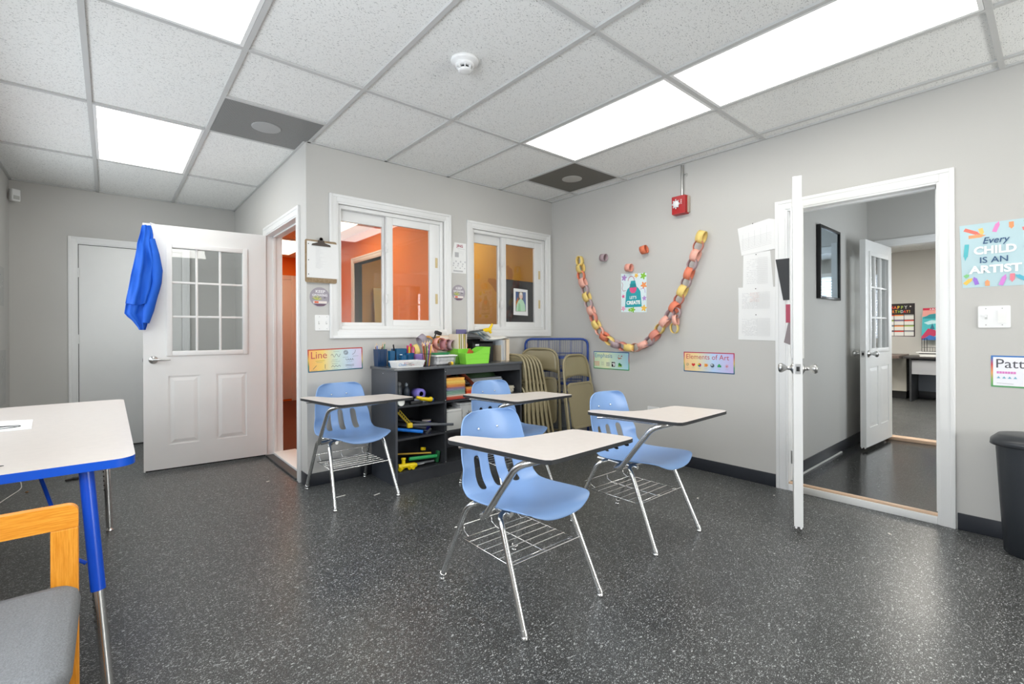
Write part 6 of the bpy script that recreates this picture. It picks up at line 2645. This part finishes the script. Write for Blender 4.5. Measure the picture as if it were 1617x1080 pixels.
# motion sensor at the far left corner, papers on the left wall
b = MB(M_white)
b.M = Matrix.Translation((-.652, 6.16, 2.405)) @ Matrix.Rotation(R(35), 4, 'Z')
b.box((-.032, -.025, -.055), (.032, .02, .055), .010)
b.box((-.02, .02, -.03), (.02, .06, .03), .004)
b.use(K('#b8b8b4', .3)).box((-.022, -.027, -.04), (.022, -.024, -.005), .002)
tag(b.build('motion_sensor'), 'small white motion sensor high in the far left corner', 'sensor')
for (y0, y1, z0, z1, lab, sd) in ((5.70, 5.98, 1.39, 1.72, 'torn looking printed drawing on the left wall, upper one', 1), (5.70, 6.05, .54, 1.01, 'tall dense printed chart on the left wall, lower one', 2)):
    s = Sheet((XL, y0, z0), (0, 1, 0), (1, 0, 0))
    s.base([(0, 0), (y1 - y0 - .02, 0), (y1 - y0, z1 - z0), (0, z1 - z0)], K('#b9b9b6', .8))
    rn = random.Random(sd)
    for k in range(14):
        xx, yy = rn.uniform(.02, y1 - y0 - .08), rn.uniform(.03, z1 - z0 - .06)
        s.line([(xx, yy), (xx + rn.uniform(-.03, .05), yy + rn.uniform(.0, .05))], .006, K(['#8c8c8a', '#e0e0de'][k % 2]))
    s.done('wall_print', lab, 'paper')

# ================================================================== PAPER CHAIN
path = [(3.205, 1.905), (3.196, 1.84), (3.189, 1.789), (3.178, 1.713), (3.158, 1.648), (3.138, 1.59), (3.118, 1.52), (3.090, 1.443), (3.062, 1.38), (3.035, 1.317), (3.004, 1.243), (2.962, 1.169), (2.909, 1.108),
        (2.849, 1.067), (2.791, 1.037), (2.733, 1.018), (2.663, 1.000), (2.581, .992), (2.501, 1.000), (2.436, 1.028), (2.373, 1.065), (2.318, 1.120), (2.276, 1.174), (2.225, 1.232),
        (2.172, 1.300), (2.125, 1.367), (2.088, 1.435), (2.054, 1.503), (2.026, 1.567), (2.000, 1.633), (1.975, 1.702), (1.946, 1.775), (1.920, 1.845), (1.900, 1.905), (1.885, 1.945)]
pv = [Vector((0, p[0], p[1])) for p in path]
cum = [0]
for a, b_ in zip(pv[:-1], pv[1:]):
    cum.append(cum[-1] + (b_ - a).length)


def along(d):
    for k in range(len(cum) - 1):
        if d <= cum[k + 1]:
            q = (d - cum[k]) / (cum[k + 1] - cum[k])
            return pv[k].lerp(pv[k + 1], q), (pv[k + 1] - pv[k]).normalized()
    return pv[-1], (pv[-1] - pv[-2]).normalized()


t = thing('paper_chain', 'long paper link garland hanging in a deep curve on the right wall', 'garland', (XR, 0, 0))
NL = 32
seq = 'yyopmymppypomyompympypmyoympyymprymymompoympomory'
seq = 'yyopmymprypoymryppmrypmorymompry'
rn = random.Random(12)
tot = cum[-1]
step = tot / NL
for k in range(NL):
    p, tg = along(step * (k + .5))
    p = Vector((-.047 + rn.uniform(-.003, .003), p.y, p.z))
    side = Vector((1, 0, 0)).cross(tg).normalized()
    jit = rn.uniform(-.35, .35)
    b = MB(K(LINK[seq[k]], .8))
    if k % 2 == 0:
        ax2 = (side * math.cos(jit) + Vector((1, 0, 0)) * math.sin(jit))
        ring_mesh(b, (0, 0, 0), tg, ax2, step * .66, .038, .044)
    else:
        ax2 = (Vector((1, 0, 0)) * math.cos(jit * .6) + side * math.sin(jit * .6))
        ring_mesh(b, (0, 0, 0), tg, ax2, step * .66, .038, .060)
    o = b.build('paper_link', t)
    o.location = p
for k, (y, z, c_) in enumerate(((2.118, 1.300, 'm'), (2.128, 1.238, 'p'), (2.140, 1.170, 'y'))):
    b = MB(K(LINK[c_], .8))
    ring_mesh(b, (0, 0, 0), (0, .15, 1), (0, 1, -.15) if k % 2 == 0 else (1, .1, 0), .045, .034, .036)
    o = b.build('paper_link', t)
    o.location = (-.05, y, z)
b = MB(K('#202020'))
b.sphere((-.006, 1.893, 1.955), .006, 8)
b.sphere((-.006, 3.205, 1.91), .005, 8)
b.build('pin', t)
for (y, z, c_, ax, lab) in ((2.90, 1.865, '#a9959a', (1, 0, .1), 'mauve paper loop alone on the right wall, left of the orange one'),
                           (2.443, 1.880, '#dd7a58', (1, 0, -.15), 'orange paper loop alone on the right wall above the apron poster'),
                           (2.605, 1.735, '#eba796', (1, 0, 0), 'pink paper loop on the right wall touching the apron poster top')):
    b = MB(K(c_, .8))
    ring_mesh(b, (0, 0, 0), ax, (0, .15 if c_ == '#dd7a58' else -.1, 1), .035, .036, .055)
    b2 = b.build('paper_loop')
    b2.location = (XR - .040, y, z)
    tag(b2, lab, 'paper loop')

# ================================================================== VESTIBULE / OFFICE CONTENTS
t = thing('wall_mirror', 'tall glossy framed panel with black frame on the vestibule wall', 'mirror', (4.62, 1.29, 1.705))
b = MB(K('#0c0d10', .3))
for (lo, hi) in (((-.265, -.032, -.300), (-.245, 0, .300)), ((.245, -.032, -.300), (.265, 0, .300)), ((-.245, -.032, .280), (.245, 0, .300)), ((-.245, -.032, -.300), (.245, 0, -.280))):
    b.box(lo, hi, .002)
b.build('frame', t)
b = MB(mat('tinted_mirror', (.58, .72, .84), rough=.03, metal=1.0, var=.02))
b.box((-.245, -.022, -.280), (.245, -.002, .280))
b.build('mirror_glass', t)

# birthday chart on the office wall
s = Sheet((XO, 1.93, 1.045), UR, NR)
wB, hB = .40, .53
s.base([(0, .0), (wB, -.01), (wB, hB), (0, hB)], K('#2a2528'))
cols_ = ['#e0483a', '#f08a3a', '#f2cf4a', '#8ab84a', '#6a8a9a', '#b8b8bc']
tx = 'HAPPY'
for k, ch in enumerate(tx):
    s.text(ch, .085 + .046 * k, hB - .085, .068, K(['#e0483a', '#e8703a', '#f2cf4a', '#a8c060', '#c8c8cc'][k]), bold=.0015, sx=.85)
for k, ch in enumerate('BIRTHDAY!'):
    s.text(ch, .040 + .036 * k, hB - .152, .064, K(['#9a9a9e', '#e0483a', '#f08a3a', '#f2cf4a', '#8ab84a', '#c8c8cc', '#e0483a', '#f08a3a', '#f2cf4a'][k]), bold=.0015, sx=.72)
for (x, y) in ((.05, hB - .055), (.345, hB - .050)):
    s.poly([(x + (.016 if k % 2 == 0 else .007) * math.sin(2 * PI * k / 10), y + (.016 if k % 2 == 0 else .007) * math.cos(2 * PI * k / 10)) for k in range(10)], K('#d8d0cc'))
hc = ['#e0483a', '#f08a3a', '#b8b8b8', '#9ab84a', '#8a7aa0', '#e0483a', '#8a9aa0', '#f08a3a', '#a8c060', '#7a6a7a', '#e0483a', '#a8a8b0']
for r_ in range(4):
    for c_ in range(3):
        xx = .012 + c_ * .127
        yy = hB - .262 - r_ * .088
        s.rect(xx, yy, xx + .120, yy + .080, K('#ecebe8'))
        s.rect(xx, yy + .062, xx + .120, yy + .080, K(hc[r_ * 3 + c_]))
s.done('birthday_chart', 'black HAPPY BIRTHDAY chart with a grid on the office wall', 'poster')

# office desk
t = thing('office_desk', 'long grey desk with dark legs against the office wall', 'desk', (9.40, 1.30, VF))
b = MB(mat('dark_laminate', '#3c3a3b', rough=.4)); b.box((-.20, -1.6, .655), (.43, .28, .685), .003); b.build('desktop', t)
b = MB(K('#3a3c40', .5)); b.box((-.16, .18, 0), (-.02, .205, .655)); b.box((-.02, .18, 0), (.40, .205, .655)); b.build('leg_panel', t)
b = MB(K('#a9abb0', .5)); b.box((-.150, -1.55, .42), (-.135, .178, .63)); b.build('front_panel', t)
b = MB(K('#7f8794', .5)); b.box((.36, -1.55, .12), (.38, .178, .655)); b.build('back_panel', t)
t = thing('side_table', 'brown topped low cabinet left of the office desk', 'cabinet', (9.50, 2.00, VF))
b = MB(mat('brown_laminate', '#6f5f58', rough=.4)); b.box((-.42, -.40, .655), (.32, .9, .70), .004); b.build('top', t)
b = MB(K('#c9c6be', .6)); b.box((.05, -.41, .12), (.34, .9, .655)); b.build('cabinet_body', t)
b = MB(K('#1c1d20', .6)); b.box((.09, -.40, 0), (.34, .9, .12)); b.build('plinth', t)
# printer-like tray + rack + poster on the desk
t = thing('office_tray', 'white flat tray machine on the office desk', 'machine', (9.36, 1.20, VF + .6855))
b = MB(M_white); b.box((-.15, -.50, 0), (.2, .18, .045), .006); b.build('base', t)
b = MB(M_white); b.box((-.17, -.50, .055), (.2, .22, .075), .006); b.build('top_shelf', t)
b = MB(K('#303236', .5)); b.box((-.14, -.48, .045), (.19, .19, .055)); b.build('gap_shelf', t)
t = thing('wire_file_rack', 'black wire file rack standing on the white tray in the office', 'rack', (9.36, 1.20, VF + .761))
b = MB(K('#2a2b2e', .4))
for y in (.16, .13):
    b.tube([(-.10, y, 0), (-.10, y, .20), (.10, y, .20), (.10, y, 0)], .004, 6)
for k in range(13):
    b.tube([(-.10, .16 - .03 * k, 0), (-.10, .16 - .03 * k, .065)], .0022, 5)
b.tube([(-.10, .16, .065), (-.10, -.20, .065)], .003, 5)
b.tube([(-.10, .16, .003), (-.10, -.20, .003)], .003, 5)
b.build('rack_wires', t)
for k in range(4):
    b = MB(K('#eceae4', .6))
    b.tube([(9.25, 1.115 - .03 * k, VF + .80), (9.25, 1.125 - .03 * k, VF + .86), (9.25, 1.108 - .03 * k, VF + .95), (9.25, 1.095 - .03 * k, VF + .86), (9.25, 1.105 - .03 * k, VF + .80)], .006, 6, smooth_path=.02)
    tag(b.build('white_coil'), 'white looped strap hanging on the wire file rack', 'strap', 'white straps on the wire file rack')
s = Sheet((XO - .12, 1.435, .985), (0, -1, 0), NR, off=.003)
s.base([(.0, 0), (.36, 0), (.36, .50), (.02, .50)], K('#4ab8c0'), .003)
s.rect(.02, .465, .36, .50, K('#c82a48'))
s.text('A BUTTERFLY', .10, .470, .030, K('#f4f0f0'), bold=.0008)
s.poly([(.012, .36), (.36, .46), (.36, .465), (.02, .465), (.015, .40)], K('#e8a098'))
s.poly([(.012, .34), (.10, .40), (.22, .42), (.36, .46), (.36, .36), (.15, .33)], K('#2f8f98'))
s.poly([(.03, .27), (.12, .31), (.24, .30), (.18, .26), (.08, .24)], K('#bfe4ea'))
s.poly([(.10, .16), (.13, .26), (.16, .17)], K('#2f6f88'))
s.poly([(.0, .05), (.08, .18), (.22, .14), (.16, .06), (.05, .0), (0, 0)], K('#c03a60'))
s.poly([(.0, .0), (.10, .08), (.22, .02), (.22, .0)], K('#3a70b8'))
s.poly([(.16, .15), (.26, .20), (.30, .12), (.22, .10)], K('#d88aa0'))
s.done('picture_book', 'turquoise and red picture book standing on the office desk', 'book')

# ================================================================== small litter on the floor
for (x, y, l, a, nm) in ((3.05, 1.62, .022, .3, 'right of the front desks'), (3.50, 1.30, .015, .1, 'before the hall door hinge'), (3.32, .63, .016, .8, 'before the hall doorway sill'),
                         (.92, 3.98, .022, .2, 'before the left doorway'), (1.43, 3.15, .05, .3, 'under the desk by the wall'), (1.22, 3.28, .07, .1, 'under the wall desk, the longest')):
    b = MB(K('#e4e2dc', .8))
    b.obox((x, y, .0015), (l / 2, .005, .001), (0, 0, a))
    tag(b.build('paper_scrap'), 'tiny white paper scrap on the floor ' + nm, 'scrap', 'paper scraps on the floor')
